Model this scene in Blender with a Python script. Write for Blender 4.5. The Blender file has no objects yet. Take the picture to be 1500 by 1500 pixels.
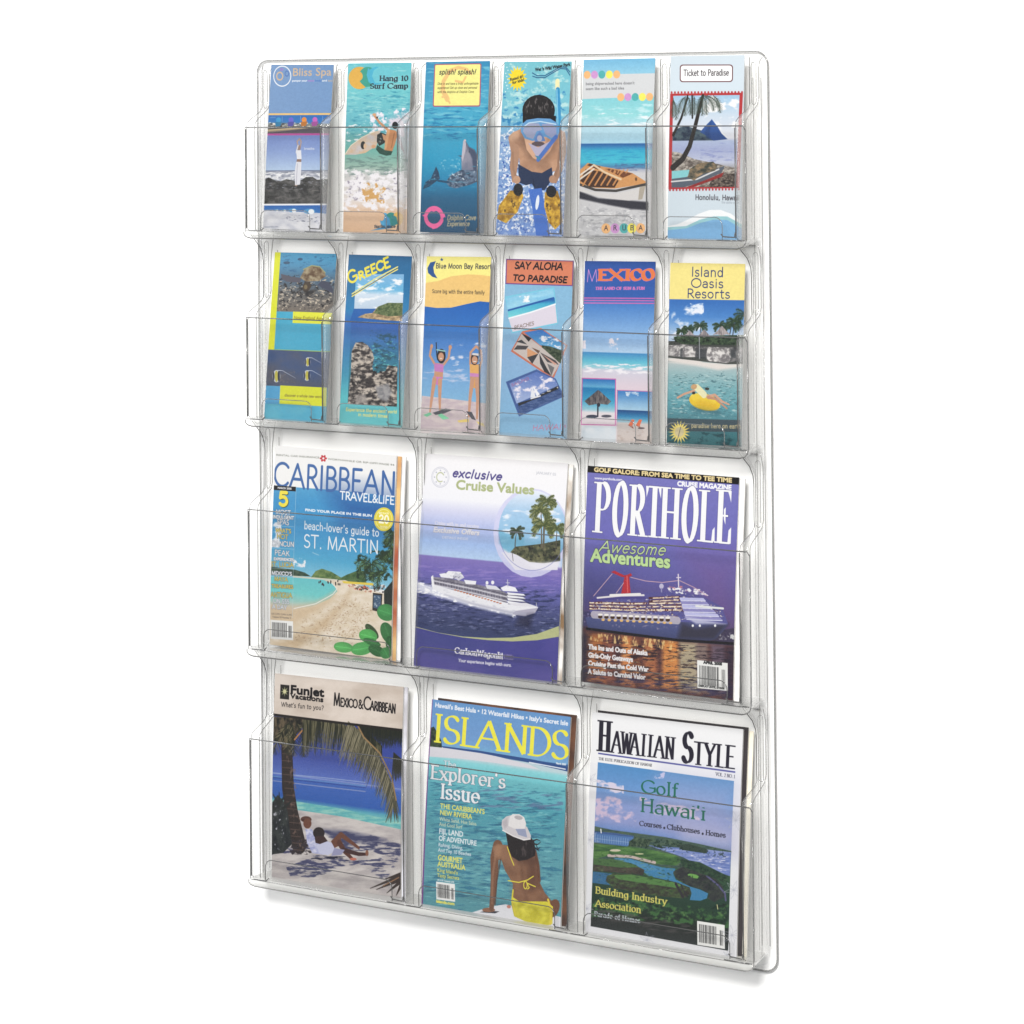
import bpy, math
import numpy as np
from mathutils import Vector, Matrix

# ---------------------------------------------------------------- camera, world, lamps, exposure
scene = bpy.context.scene
cam_d = bpy.data.cameras.new('camera'); cam = bpy.data.objects.new('camera', cam_d); scene.collection.objects.link(cam); scene.camera = cam
CP = (2.77695, -3.2344, 0.98836); YAW, PIT, ROL, FOC, PPX, PPY = 0.63339, 0.02098, 0.00916, 4904.38, 750.04, 43.32
Rb = Matrix.Rotation(YAW, 3, 'Z') @ Matrix.Rotation(PIT, 3, 'X') @ Matrix.Rotation(ROL, 3, 'Y')
cx_, cf_, cu_ = Rb @ Vector((1, 0, 0)), Rb @ Vector((0, 1, 0)), Rb @ Vector((0, 0, 1))
M = Matrix((cx_, cu_, -cf_)).transposed().to_4x4(); M.translation = CP; cam.matrix_world = M
cam_d.sensor_width = 36; cam_d.lens = FOC/1500*36; cam_d.shift_x = -(PPX-750)/1500; cam_d.shift_y = -(750-PPY)/1500
cam_d.clip_start = .1; cam_d.clip_end = 100
w = bpy.data.worlds.new('World'); scene.world = w; w.use_nodes = True
w.node_tree.nodes['Background'].inputs[0].default_value = (.97, .985, 1, 1); w.node_tree.nodes['Background'].inputs[1].default_value = .42
def area(name, loc, aim, sx, sy, power, col=(1, 1, 1)):
    d = bpy.data.lights.new(name, 'AREA'); d.shape = 'RECTANGLE'; d.size = sx; d.size_y = sy; d.energy = power; d.color = col
    o = bpy.data.objects.new(name, d); scene.collection.objects.link(o); o.location = loc
    o.rotation_euler = (Vector(aim)-Vector(loc)).to_track_quat('-Z', 'Y').to_euler(); return o
area('softbox_overhead', (2.3, -5.0, 3.5), (.38, 0, .5), 2.5, 1.8, 660, (1, .985, .96))
area('softbox_side', (-2.6, -2.2, 1.2), (.38, 0, .5), .8, 2.0, 22)
scene.view_settings.view_transform = 'Standard'; scene.view_settings.look = 'None'; scene.view_settings.gamma = 1; scene.view_settings.exposure = 0
scene.cycles.transparent_max_bounces = 48; scene.cycles.max_bounces = 10; scene.cycles.diffuse_bounces = 4; scene.cycles.glossy_bounces = 4
scene.cycles.use_denoising = True; scene.cycles.caustics_reflective = False; scene.cycles.caustics_refractive = False
# ---------------------------------------------------------------- flat print: a small painter for the covers
R_ = np.random.RandomState
_LAT = R_(7).rand(256, 256).astype(np.float32)
def vnoise(x, y):
    xi = np.floor(x).astype(int); yi = np.floor(y).astype(int)
    fx = x-xi; fy = y-yi
    fx = fx*fx*(3-2*fx); fy = fy*fy*(3-2*fy)
    a = _LAT[yi & 255, xi & 255]; b = _LAT[yi & 255, (xi+1) & 255]
    c = _LAT[(yi+1) & 255, xi & 255]; d = _LAT[(yi+1) & 255, (xi+1) & 255]
    return (a*(1-fx)+b*fx)*(1-fy)+(c*(1-fx)+d*fx)*fy
def fbm(x, y, o=4):
    s = 0; a = .5; t = 0
    for k in range(o):
        x, y = .94*x-.34*y, .34*x+.94*y
        s = s+a*vnoise(x+17.3*k, y+9.7*k); t += a
        x = x*2.03; y = y*2.03; a *= .55
    return s/t

def arc(cx, cy, rx, ry, a0, a1, n=14):
    return [(cx+rx*math.cos(math.radians(a0+(a1-a0)*i/n)), cy+ry*math.sin(math.radians(a0+(a1-a0)*i/n))) for i in range(n+1)]
# skeleton letters: width, strokes; each stroke is (serif ends, points); baseline 0, capitals 1, small letters .66
X = .66
SK = {
'A': (.84, [('s', [(.0, 0), (.42, 1)]), ('e', [(.42, 1), (.84, 0)]), ('', [(.15, .36), (.69, .36)])]),
'B': (.62, [('b', [(.1, 0), (.1, 1)]), ('', [(.1, 1)]+arc(.3, .76, .26, .24, 90, -90)+[(.1, .52)]), ('', [(.1, .52)]+arc(.32, .26, .3, .26, 90, -90)+[(.1, 0)])]),
'C': (.8, [('', arc(.46, .5, .46, .5, 42, 318, 24))]),
'D': (.78, [('b', [(.1, 0), (.1, 1)]), ('', [(.1, 1)]+arc(.28, .5, .48, .5, 90, -90, 20)+[(.1, 0)])]),
'E': (.58, [('b', [(.1, 0), (.1, 1)]), ('', [(.1, 1), (.56, 1)]), ('', [(.1, .52), (.46, .52)]), ('', [(.1, 0), (.58, 0)])]),
'F': (.55, [('b', [(.1, 0), (.1, 1)]), ('', [(.1, 1), (.55, 1)]), ('', [(.1, .5), (.45, .5)])]),
'G': (.84, [('', arc(.46, .5, .46, .5, 45, 330, 24)), ('', [(.52, .44), (.86, .44), (.86, .2)])]),
'H': (.74, [('b', [(.1, 0), (.1, 1)]), ('b', [(.66, 0), (.66, 1)]), ('', [(.1, .52), (.66, .52)])]),
'I': (.2, [('b', [(.1, 0), (.1, 1)])]),
'J': (.4, [('e', arc(.12, .2, .2, .22, -120, 0, 8)+[(.32, 1)])]),
'K': (.68, [('b', [(.1, 0), (.1, 1)]), ('e', [(.12, .42), (.6, 1)]), ('e', [(.26, .6), (.68, 0)])]),
'L': (.55, [('b', [(.1, 0), (.1, 1)]), ('', [(.1, 0), (.55, 0)])]),
'M': (.94, [('s', [(.06, 0), (.14, 1)]), ('', [(.14, 1), (.47, .05)]), ('', [(.47, .05), (.8, 1)]), ('e', [(.8, 1), (.88, 0)])]),
'N': (.78, [('b', [(.1, 0), (.1, 1)]), ('', [(.1, 1), (.7, 0)]), ('e', [(.7, 0), (.7, 1)])]),
'O': (.96, [('', arc(.48, .5, .46, .5, 0, 360, 32))]),
'P': (.6, [('b', [(.1, 0), (.1, 1)]), ('', [(.1, 1)]+arc(.3, .73, .28, .27, 90, -90)+[(.1, .46)])]),
'Q': (.96, [('', arc(.48, .5, .46, .5, 0, 360, 32)), ('', [(.55, .22), (.9, -.1)])]),
'R': (.66, [('b', [(.1, 0), (.1, 1)]), ('', [(.1, 1)]+arc(.3, .74, .27, .26, 90, -90)+[(.1, .48)]), ('e', [(.3, .48), (.66, 0)])]),
'S': (.56, [('', arc(.29, .75, .23, .25, 35, 250, 14)+arc(.28, .25, .26, .25, 75, -150, 16))]),
'T': (.68, [('s', [(.34, 0), (.34, 1)]), ('', [(0, 1), (.68, 1)])]),
'U': (.74, [('s', [(.1, 1), (.1, .3)]+arc(.37, .29, .27, .29, 180, 360)[1:]+[(.64, 1)])]),
'V': (.76, [('s', [(0, 1), (.38, 0)]), ('e', [(.38, 0), (.76, 1)])]),
'W': (1.1, [('s', [(0, 1), (.3, 0)]), ('', [(.3, 0), (.55, .95)]), ('', [(.55, .95), (.8, 0)]), ('e', [(.8, 0), (1.1, 1)])]),
'X': (.74, [('b', [(0, 1), (.72, 0)]), ('b', [(.02, 0), (.7, 1)])]),
'Y': (.72, [('s', [(0, 1), (.36, .48)]), ('e', [(.36, .48), (.72, 1)]), ('s', [(.36, 0), (.36, .48)])]),
'Z': (.66, [('', [(.04, 1), (.64, 1)]), ('', [(.64, 1), (.02, 0)]), ('', [(.02, 0), (.66, 0)])]),
'a': (.52, [('', arc(.26, .45, .2, .21, 150, 10, 8)+[(.46, 0)]), ('', [(.46, .38)]+arc(.25, .19, .21, .19, 80, 290, 12)+[(.46, .1)])]),
'b': (.56, [('e', [(.1, 0), (.1, 1.04)]), ('', arc(.31, .33, .22, .33, 0, 360, 20))]),
'c': (.5, [('', arc(.3, .33, .25, .33, 45, 315, 16))]),
'd': (.58, [('e', [(.5, 0), (.5, 1.04)]), ('', arc(.27, .33, .22, .33, 0, 360, 20))]),
'e': (.54, [('', [(.06, .36), (.52, .36)]+arc(.29, .33, .24, .33, 5, 315, 18))]),
'f': (.34, [('s', [(.16, 0), (.16, .8)]+arc(.3, .84, .14, .2, 180, 60, 6)), ('', [(0, X), (.34, X)])]),
'g': (.56, [('', arc(.27, .33, .22, .33, 0, 360, 20)), ('', [(.49, X), (.49, -.08)]+arc(.27, -.08, .22, .2, 0, -150, 10))]),
'h': (.58, [('b', [(.1, 0), (.1, 1.04)]), ('e', arc(.3, .42, .2, .24, 170, 0, 8)+[(.5, 0)])]),
'i': (.2, [('b', [(.1, 0), (.1, X)]), ('', [(.1, .88), (.1, .93)])]),
'j': (.2, [('', [(.1, X), (.1, -.12), (.0, -.26)]), ('', [(.1, .88), (.1, .93)])]),
'k': (.54, [('b', [(.1, 0), (.1, 1.04)]), ('', [(.12, .26), (.46, X)]), ('e', [(.22, .36), (.54, 0)])]),
'l': (.2, [('b', [(.1, 0), (.1, 1.04)])]),
'm': (.88, [('b', [(.1, 0), (.1, X)]), ('e', arc(.28, .44, .17, .22, 170, 0, 8)+[(.45, 0)]), ('e', arc(.62, .44, .17, .22, 170, 0, 8)+[(.79, 0)])]),
'n': (.58, [('b', [(.1, 0), (.1, X)]), ('e', arc(.3, .42, .2, .24, 170, 0, 8)+[(.5, 0)])]),
'o': (.58, [('', arc(.29, .33, .25, .33, 0, 360, 20))]),
'p': (.56, [('b', [(.1, -.3), (.1, X)]), ('', arc(.31, .33, .22, .33, 0, 360, 20))]),
'q': (.56, [('', [(.48, -.3), (.48, X)]), ('', arc(.27, .33, .22, .33, 0, 360, 20))]),
'r': (.4, [('b', [(.1, 0), (.1, X)]), ('', arc(.28, .42, .18, .24, 165, 60, 6))]),
's': (.44, [('', arc(.23, .5, .17, .16, 35, 250, 10)+arc(.22, .17, .19, .17, 75, -150, 12))]),
't': (.36, [('', [(.14, .9), (.14, .16)]+arc(.26, .14, .12, .14, 180, 300, 6)), ('', [(0, X), (.34, X)])]),
'u': (.58, [('s', [(.1, X), (.1, .22)]+arc(.29, .22, .19, .22, 180, 350, 8)[1:]), ('b', [(.48, X), (.48, 0)])]),
'v': (.54, [('s', [(.02, X), (.27, 0)]), ('e', [(.27, 0), (.52, X)])]),
'w': (.8, [('s', [(.02, X), (.21, 0)]), ('', [(.21, 0), (.4, .6)]), ('', [(.4, .6), (.59, 0)]), ('e', [(.59, 0), (.78, X)])]),
'x': (.52, [('b', [(.02, X), (.5, 0)]), ('b', [(.04, 0), (.48, X)])]),
'y': (.54, [('s', [(.02, X), (.27, 0)]), ('s', [(.52, X), (.2, -.22), (.04, -.28)])]),
'z': (.48, [('', [(.04, X), (.46, X), (.02, 0), (.48, 0)])]),
'0': (.6, [('', arc(.3, .5, .24, .5, 0, 360, 24))]), '1': (.34, [('', [(.04, .82), (.2, 1)]), ('s', [(.2, 0), (.2, 1)])]),
'2': (.56, [('', arc(.27, .73, .22, .27, 160, -35, 12)+[(.03, 0), (.56, 0)])]),
'5': (.56, [('', [(.48, 1), (.12, 1), (.08, .58)]+arc(.26, .33, .25, .33, 120, -140, 14))]),
'&': (.74, [('', [(.72, .0), (.16, .72)]+arc(.3, .82, .15, .18, 200, -20, 10)+[(.12, .36)]+arc(.28, .22, .22, .22, 150, 330, 10)+[(.7, .5)])]),
"'": (.16, [('', [(.08, 1.02), (.06, .8)])]), '.': (.2, [('', [(.1, .0), (.1, .05)])]), ',': (.2, [('', [(.12, .04), (.05, -.14)])]),
'-': (.34, [('', [(.04, .36), (.3, .36)])]), '!': (.2, [('', [(.12, 1), (.09, .3)]), ('', [(.08, .02), (.08, .06)])]),
'*': (.3, [('', [(.15, .3), (.15, .42)])]), ' ': (.3, []), '?': (.5, [('', arc(.25, .78, .2, .22, 160, -50, 10)+[(.22, .3)]), ('', [(.22, .02), (.22, .06)])]),
}
_BF = {}
def bglyph(ch):
    """outline edges and advance of one letter of the built-in font"""
    if ch in _BF: return _BF[ch]
    def grab(s):
        cu = bpy.data.curves.new('type_sample', 'FONT'); cu.body = s; cu.resolution_u = 3
        ob = bpy.data.objects.new('type_sample', cu)
        me = ob.to_mesh(); v = np.array([p.co[:2] for p in me.vertices], float).reshape(-1, 2)
        cnt = {}
        for p in me.polygons:
            for k in p.edge_keys: cnt[k] = cnt.get(k, 0)+1
        e = [k for k in cnt if cnt[k] == 1]
        ob.to_mesh_clear(); bpy.data.objects.remove(ob); bpy.data.curves.remove(cu)
        return v, e
    v, e = grab(ch+'l'); v1, _ = grab('l')
    adv = v[:, 0].max()-v1[:, 0].max()
    v, e = grab(ch) if ch != ' ' else (np.zeros((0, 2)), [])
    s = _BF.setdefault('cap', 1.0)
    seg = np.array([(v[a], v[b]) for a, b in e]) if len(e) else np.zeros((0, 2, 2))
    _BF[ch] = (adv, seg); return _BF[ch]
def bcap():
    if '_c' not in _BF: _BF['_c'] = bglyph('H')[1][..., 1].max()
    return _BF['_c']

SAT = .88
class Print:
    def __init__(s, wm, hm, corners, res, base=(255, 255, 255)):
        s.W = res; s.H = int(res*hm/wm)
        src = np.array(corners, float); dst = np.array([(0, 0), (s.W, 0), (s.W, s.H), (0, s.H)], float)
        def hom(a, b):
            A = []; r = []
            for (x, y), (u, v) in zip(a, b):
                A.append([x, y, 1, 0, 0, 0, -u*x, -u*y]); r.append(u)
                A.append([0, 0, 0, x, y, 1, -v*x, -v*y]); r.append(v)
            return np.append(np.linalg.solve(np.array(A), np.array(r)), 1).reshape(3, 3)
        s.M = hom(src, dst); Mi = hom(dst, src)
        s.px = np.zeros((s.H, s.W, 3), np.float32); s.px[:] = base
        yy, xx = np.mgrid[0:s.H, 0:s.W]; xx = xx+.5; yy = yy+.5
        d = Mi[2, 0]*xx+Mi[2, 1]*yy+Mi[2, 2]
        s.cx = (Mi[0, 0]*xx+Mi[0, 1]*yy+Mi[0, 2])/d; s.cy = (Mi[1, 0]*xx+Mi[1, 1]*yy+Mi[1, 2])/d
        s.k = s.W/np.hypot(*(src[1]-src[0])); s.kv = s.H/np.hypot(*(src[3]-src[0]))
    def P(s, pts):
        p = np.array(pts, float).reshape(-1, 2); q = np.c_[p, np.ones(len(p))]@s.M.T
        return q[:, :2]/q[:, 2:]
    def box(s, p, pad):
        x0, y0 = np.floor(p.min(0)-pad).astype(int); x1, y1 = np.ceil(p.max(0)+pad).astype(int)
        x0 = max(x0, 0); y0 = max(y0, 0); x1 = min(x1, s.W); y1 = min(y1, s.H)
        return (x0, y0, x1, y1) if x1 > x0 and y1 > y0 else None
    def put(s, b, a, col, tex=None):
        x0, y0, x1, y1 = b; a = a[..., None]; r = s.px[y0:y1, x0:x1]
        c = np.array(col, np.float32) if tex is None else tex[y0:y1, x0:x1]
        r[:] = r*(1-a)+c*a
    def sdf(s, seg, b):
        """signed distance (inside positive) to closed outlines given as segments, on the pixels of box b"""
        x0, y0, x1, y1 = b
        X_, Y_ = np.meshgrid(np.arange(x0, x1)+.5, np.arange(y0, y1)+.5)
        d = np.full(X_.shape, 1e9); ins = np.zeros(X_.shape, bool)
        for (ax, ay), (bx, by) in seg:
            ex, ey = bx-ax, by-ay; l = ex*ex+ey*ey
            if l < 1e-12: continue
            t = np.clip(((X_-ax)*ex+(Y_-ay)*ey)/l, 0, 1)
            d = np.minimum(d, (X_-ax-t*ex)**2+(Y_-ay-t*ey)**2)
            if ay != by:
                c = ((Y_ >= ay) != (Y_ >= by)) & (X_ < ax+(Y_-ay)*ex/ey)
                ins ^= c
        d = np.sqrt(d); return np.where(ins, d, -d)
    def poly(s, pts, col, a=1, soft=0, tex=None, raw=False):
        p = np.array(pts, float) if raw else s.P(pts); b = s.box(p, 2+soft)
        if b is None: return
        d = s.sdf(list(zip(p, np.roll(p, -1, 0))), b)
        s.put(b, np.clip(.5+d/(1+2*soft), 0, 1)*a, col, tex)
    def ell(s, x, y, rx, ry, col, a=1, rot=0, soft=0, tex=None, raw=False):
        c, n = math.cos(math.radians(rot)), math.sin(math.radians(rot))
        s.poly([(x+rx*math.cos(t)*c-ry*math.sin(t)*n, y+rx*math.cos(t)*n+ry*math.sin(t)*c) for t in np.linspace(0, 6.283, 25)[:-1]], col, a, soft, tex, raw)
    def line(s, pts, w, col, a=1, w2=None, raw=False, butt=False):
        p = np.array(pts, float) if raw else s.P(pts)
        if not raw: w = w*s.k; w2 = None if w2 is None else w2*s.k
        w2 = w if w2 is None else w2
        b = s.box(p, max(w, w2)+2)
        if b is None: return
        x0, y0, x1, y1 = b; X_, Y_ = np.meshgrid(np.arange(x0, x1)+.5, np.arange(y0, y1)+.5)
        m = np.full(X_.shape, -1e9); n = len(p)-1
        for i in range(n):
            (ax, ay), (bx, by) = p[i], p[i+1]; ex, ey = bx-ax, by-ay; l = max(ex*ex+ey*ey, 1e-9)
            t = np.clip(((X_-ax)*ex+(Y_-ay)*ey)/l, 0, 1)
            r = .5*(w+(w2-w)*(i+t)/n)
            m = np.maximum(m, r-np.hypot(X_-ax-t*ex, Y_-ay-t*ey))
        s.put(b, np.clip(.5+m, 0, 1)*a, col)
    def ring(s, x, y, rx, ry, w, col, a0=0, a1=360, a=1): s.line(arc(x, y, rx, ry, a0, a1, 26), w, col, a)
    def grad(s, stops, *_):
        """a texture whose colour follows the height, measured at the left edge"""
        y = np.array([p[0] for p in stops], float); c = np.array([p[1] for p in stops], float)
        yy = np.repeat(s.cy[:, :1], s.W, 1)
        return np.stack([np.interp(yy, y, c[:, i]) for i in range(3)], -1).astype(np.float32)
    def ntex(s, c0, c1, sx, sy, seed=0, k=2.2, bias=.5, o=4):
        n = np.clip((fbm(s.cx/sx+seed*31.7, s.cy/sy+seed*13.1, o)-bias)*k+.5, 0, 1)[..., None]
        c0 = np.asarray(c0, np.float32); c1 = np.asarray(c1, np.float32)
        return (c0*(1-n)+c1*n).astype(np.float32)
    def speck(s, pts, col, sx, sy, th, seed=0, a=1, k=6.5, o=4):
        """scattered flecks of a colour inside an outline"""
        p = s.P(pts); b = s.box(p, 2)
        if b is None: return
        x0, y0, x1, y1 = b
        e = s.sdf(list(zip(p, np.roll(p, -1, 0))), b); d = np.clip(.5+e, 0, 1)
        f = max(3, .16*min(x1-x0, y1-y0)); th = th+.16*(1-np.clip(e/f, 0, 1))**2
        n = fbm(s.cx[y0:y1, x0:x1]/sx+seed*7.7, s.cy[y0:y1, x0:x1]/sy+seed*3.3, o)
        s.put(b, d*np.clip((n-th)*k, 0, 1)*a, col)
    def text(s, t, x0, y0, x1, y1, h, col, font='sans', w=0, thin=None, slant=0, a=1, edge=None, ew=1.5, small=None, wave=0):
        """one line of lettering between two baseline points; h capital height, w weight, all in crop pixels"""
        p0, p1 = s.P([(x0, y0), (x1, y1)]); L = np.hypot(*(p1-p0)); d = (p1-p0)/L; up = np.array([d[1], -d[0]])
        if font == 'serif': w *= 1.3; thin = None if thin is None else thin*1.15
        hc = h*s.kv; w = w*s.k; cap = bcap(); gap = .13 if font != 'sans' else 0
        adv = []
        for ch in t:
            if font == 'sans': A = bglyph(ch)[0]/cap
            else: A = SK.get(ch, SK[' '])[0]+gap
            if small and ch.islower() is False: pass
            adv.append(A)
        tot = sum(adv)-gap; sx = L/tot; x = 0
        todo = []
        for i, ch in enumerate(t):
            def T(q, x=x):
                q = np.asarray(q, float)
                return p0+np.outer(x*1.0+q[:, 0]*sx+slant*q[:, 1]*hc, d)+np.outer(q[:, 1]*hc+wave*s.kv*math.sin(3.14*(x/L)), up)
            if font == 'sans':
                seg = bglyph(ch)[1]
                if len(seg):
                    q = T(seg.reshape(-1, 2)/cap); b = s.box(q, 3+ew*s.k+abs(w))
                    if b is not None: todo.append((b, s.sdf(q.reshape(-1, 2, 2), b)+w))
            else:
                th = (w*.35 if thin is None else thin*s.k)
                pieces = []
                for fl, pts in SK.get(ch, SK[' '])[1]:
                    q = T(pts)
                    for j in range(len(q)-1):
                        e = q[j+1]-q[j]; l = np.hypot(*e)
                        if l < 1e-6: continue
                        ang = math.atan2(e@up, e@d); f = abs(math.sin(ang-math.radians(18)))**2 if font == 'serif' else 1
                        f = min(1, f*1.1); pieces.append((q[j], q[j+1], th+(w-th)*f, len(q) > 2 or font != 'serif'))
                    if font == 'serif':
                        for k, o in (('s', 0), ('e', -1)):
                            if fl in (k, 'b'):
                                c = q[o]; r = w*.5+min(hc*.075, sx*.13)
                                pieces.append((c-d*r, c+d*r, th*1.05, False))
                if not pieces: x += adv[i]*sx; continue
                allp = np.array([z for pc in pieces for z in pc[:2]]); b = s.box(allp, w+3+ew*s.k)
                if b is not None:
                    bx0, by0, bx1, by1 = b; X_, Y_ = np.meshgrid(np.arange(bx0, bx1)+.5, np.arange(by0, by1)+.5)
                    m = np.full(X_.shape, -1e9)
                    for qa, qb, tw, rnd in pieces:
                        e = qb-qa; l = np.hypot(*e); e = e/l
                        u = (X_-qa[0])*e[0]+(Y_-qa[1])*e[1]; v = np.abs(-(X_-qa[0])*e[1]+(Y_-qa[1])*e[0])
                        if rnd: dd = tw/2-np.hypot(np.maximum(np.maximum(-u, u-l), 0), v)
                        else: dd = np.minimum(tw/2-v, np.minimum(u, l-u)+.4)
                        m = np.maximum(m, dd)
                    todo.append((b, m))
            x += adv[i]*sx
        if edge is not None:
            for b, m in todo: s.put(b, np.clip(.5+m+ew*s.k, 0, 1)*a, edge)
        for b, m in todo: s.put(b, np.clip(.5+m, 0, 1)*a, col)
    def bars(s, x0, y0, x1, y1, seed=1, slope=0, num=True):
        """a barcode on its white label"""
        f = lambda x, y: (x, y+slope*(x-x0))
        s.poly([f(x0, y0), f(x1, y0), f(x1, y1), f(x0, y1)], (238, 238, 235)); r = R_(seed); x = x0+.07*(x1-x0); W = x1-x0
        while x < x0+.93*W:
            w = W*(.012+.02*r.rand())
            if not x0+.7*W < x < x0+.78*W:
                top = y0+(y1-y0)*(.12 if x < x0+.7*W else .25)
                s.poly([f(x, top), f(x+w, top), f(x+w, y1-(y1-y0)*.12), f(x, y1-(y1-y0)*.12)], (50, 50, 50))
            x += w+W*(.01+.022*r.rand())
    def frond(s, x, y, ang, ln, col, n=16, droop=.5, lw=2.2, lf=.34, seed=0, col2=None):
        """one palm leaf: a drooping rib with leaflets on both sides"""
        r = R_(seed); a = math.radians(ang); px_, py_ = x, y; st = ln/n; dr = droop*2.2/n
        for i in range(n):
            qx, qy = px_+st*math.cos(a), py_+st*math.sin(a)
            s.line([(px_, py_), (qx, qy)], lw*.8, col)
            g = math.sin(3.14*min(1, (i+1.5)/(n+1)))**.6*ln*lf
            for sd in (-1, 1):
                b = a+sd*(.7+.25*r.rand())
                cc = col if col2 is None or r.rand() < .6 else col2
                s.line([(qx, qy), (qx+g*math.cos(b)*.8, qy+g*math.sin(b)*.8+g*.22)], lw, cc, .9, w2=lw*.3)
            px_, py_ = qx, qy
            a += dr if math.cos(a) > 0 else -dr
    def palm(s, base, top, w, col, leaf, R=60, seed=0, n=8, leaf2=None, bend=0, lw=2.2):
        (bx, by), (tx, ty) = base, top; mx, my = (bx+tx)/2+bend, (by+ty)/2
        pts = [((1-t)**2*bx+2*t*(1-t)*mx+t*t*tx, (1-t)**2*by+2*t*(1-t)*my+t*t*ty) for t in np.linspace(0, 1, 9)]
        s.line(pts, w, col, w2=w*.6); r = R_(seed)
        for i in range(n):
            s.frond(tx, ty, -200+220*i/(n-1)+12*r.rand(), R*(.8+.35*r.rand()), leaf, 11, .6, lw, seed=seed+i, col2=leaf2)
    def mottle(s, k=5, sx=3.5):
        s.px += ((fbm(s.cx/sx, s.cy/sx, 2)-.5)*2*k)[..., None]
        f = 1+(fbm(s.cx/13+5, s.cy/11+3, 3)-.5)*.07          # printed photographs are never one flat tone
        m = np.clip((np.ptp(s.px, -1)-18)/40, 0, 1); s.px *= (1+(f-1)*m)[..., None]
    def image(s, name):
        im = bpy.data.images.new(name, s.W, s.H, alpha=False)
        a = np.ones((s.H, s.W, 4), np.float32); g = s.px.mean(-1, keepdims=True); a[..., :3] = np.clip(g+(s.px-g)*SAT, 0, 255)/255
        im.pixels.foreach_set(a[::-1].ravel()); im.update(); im.pack(); return im
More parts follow.
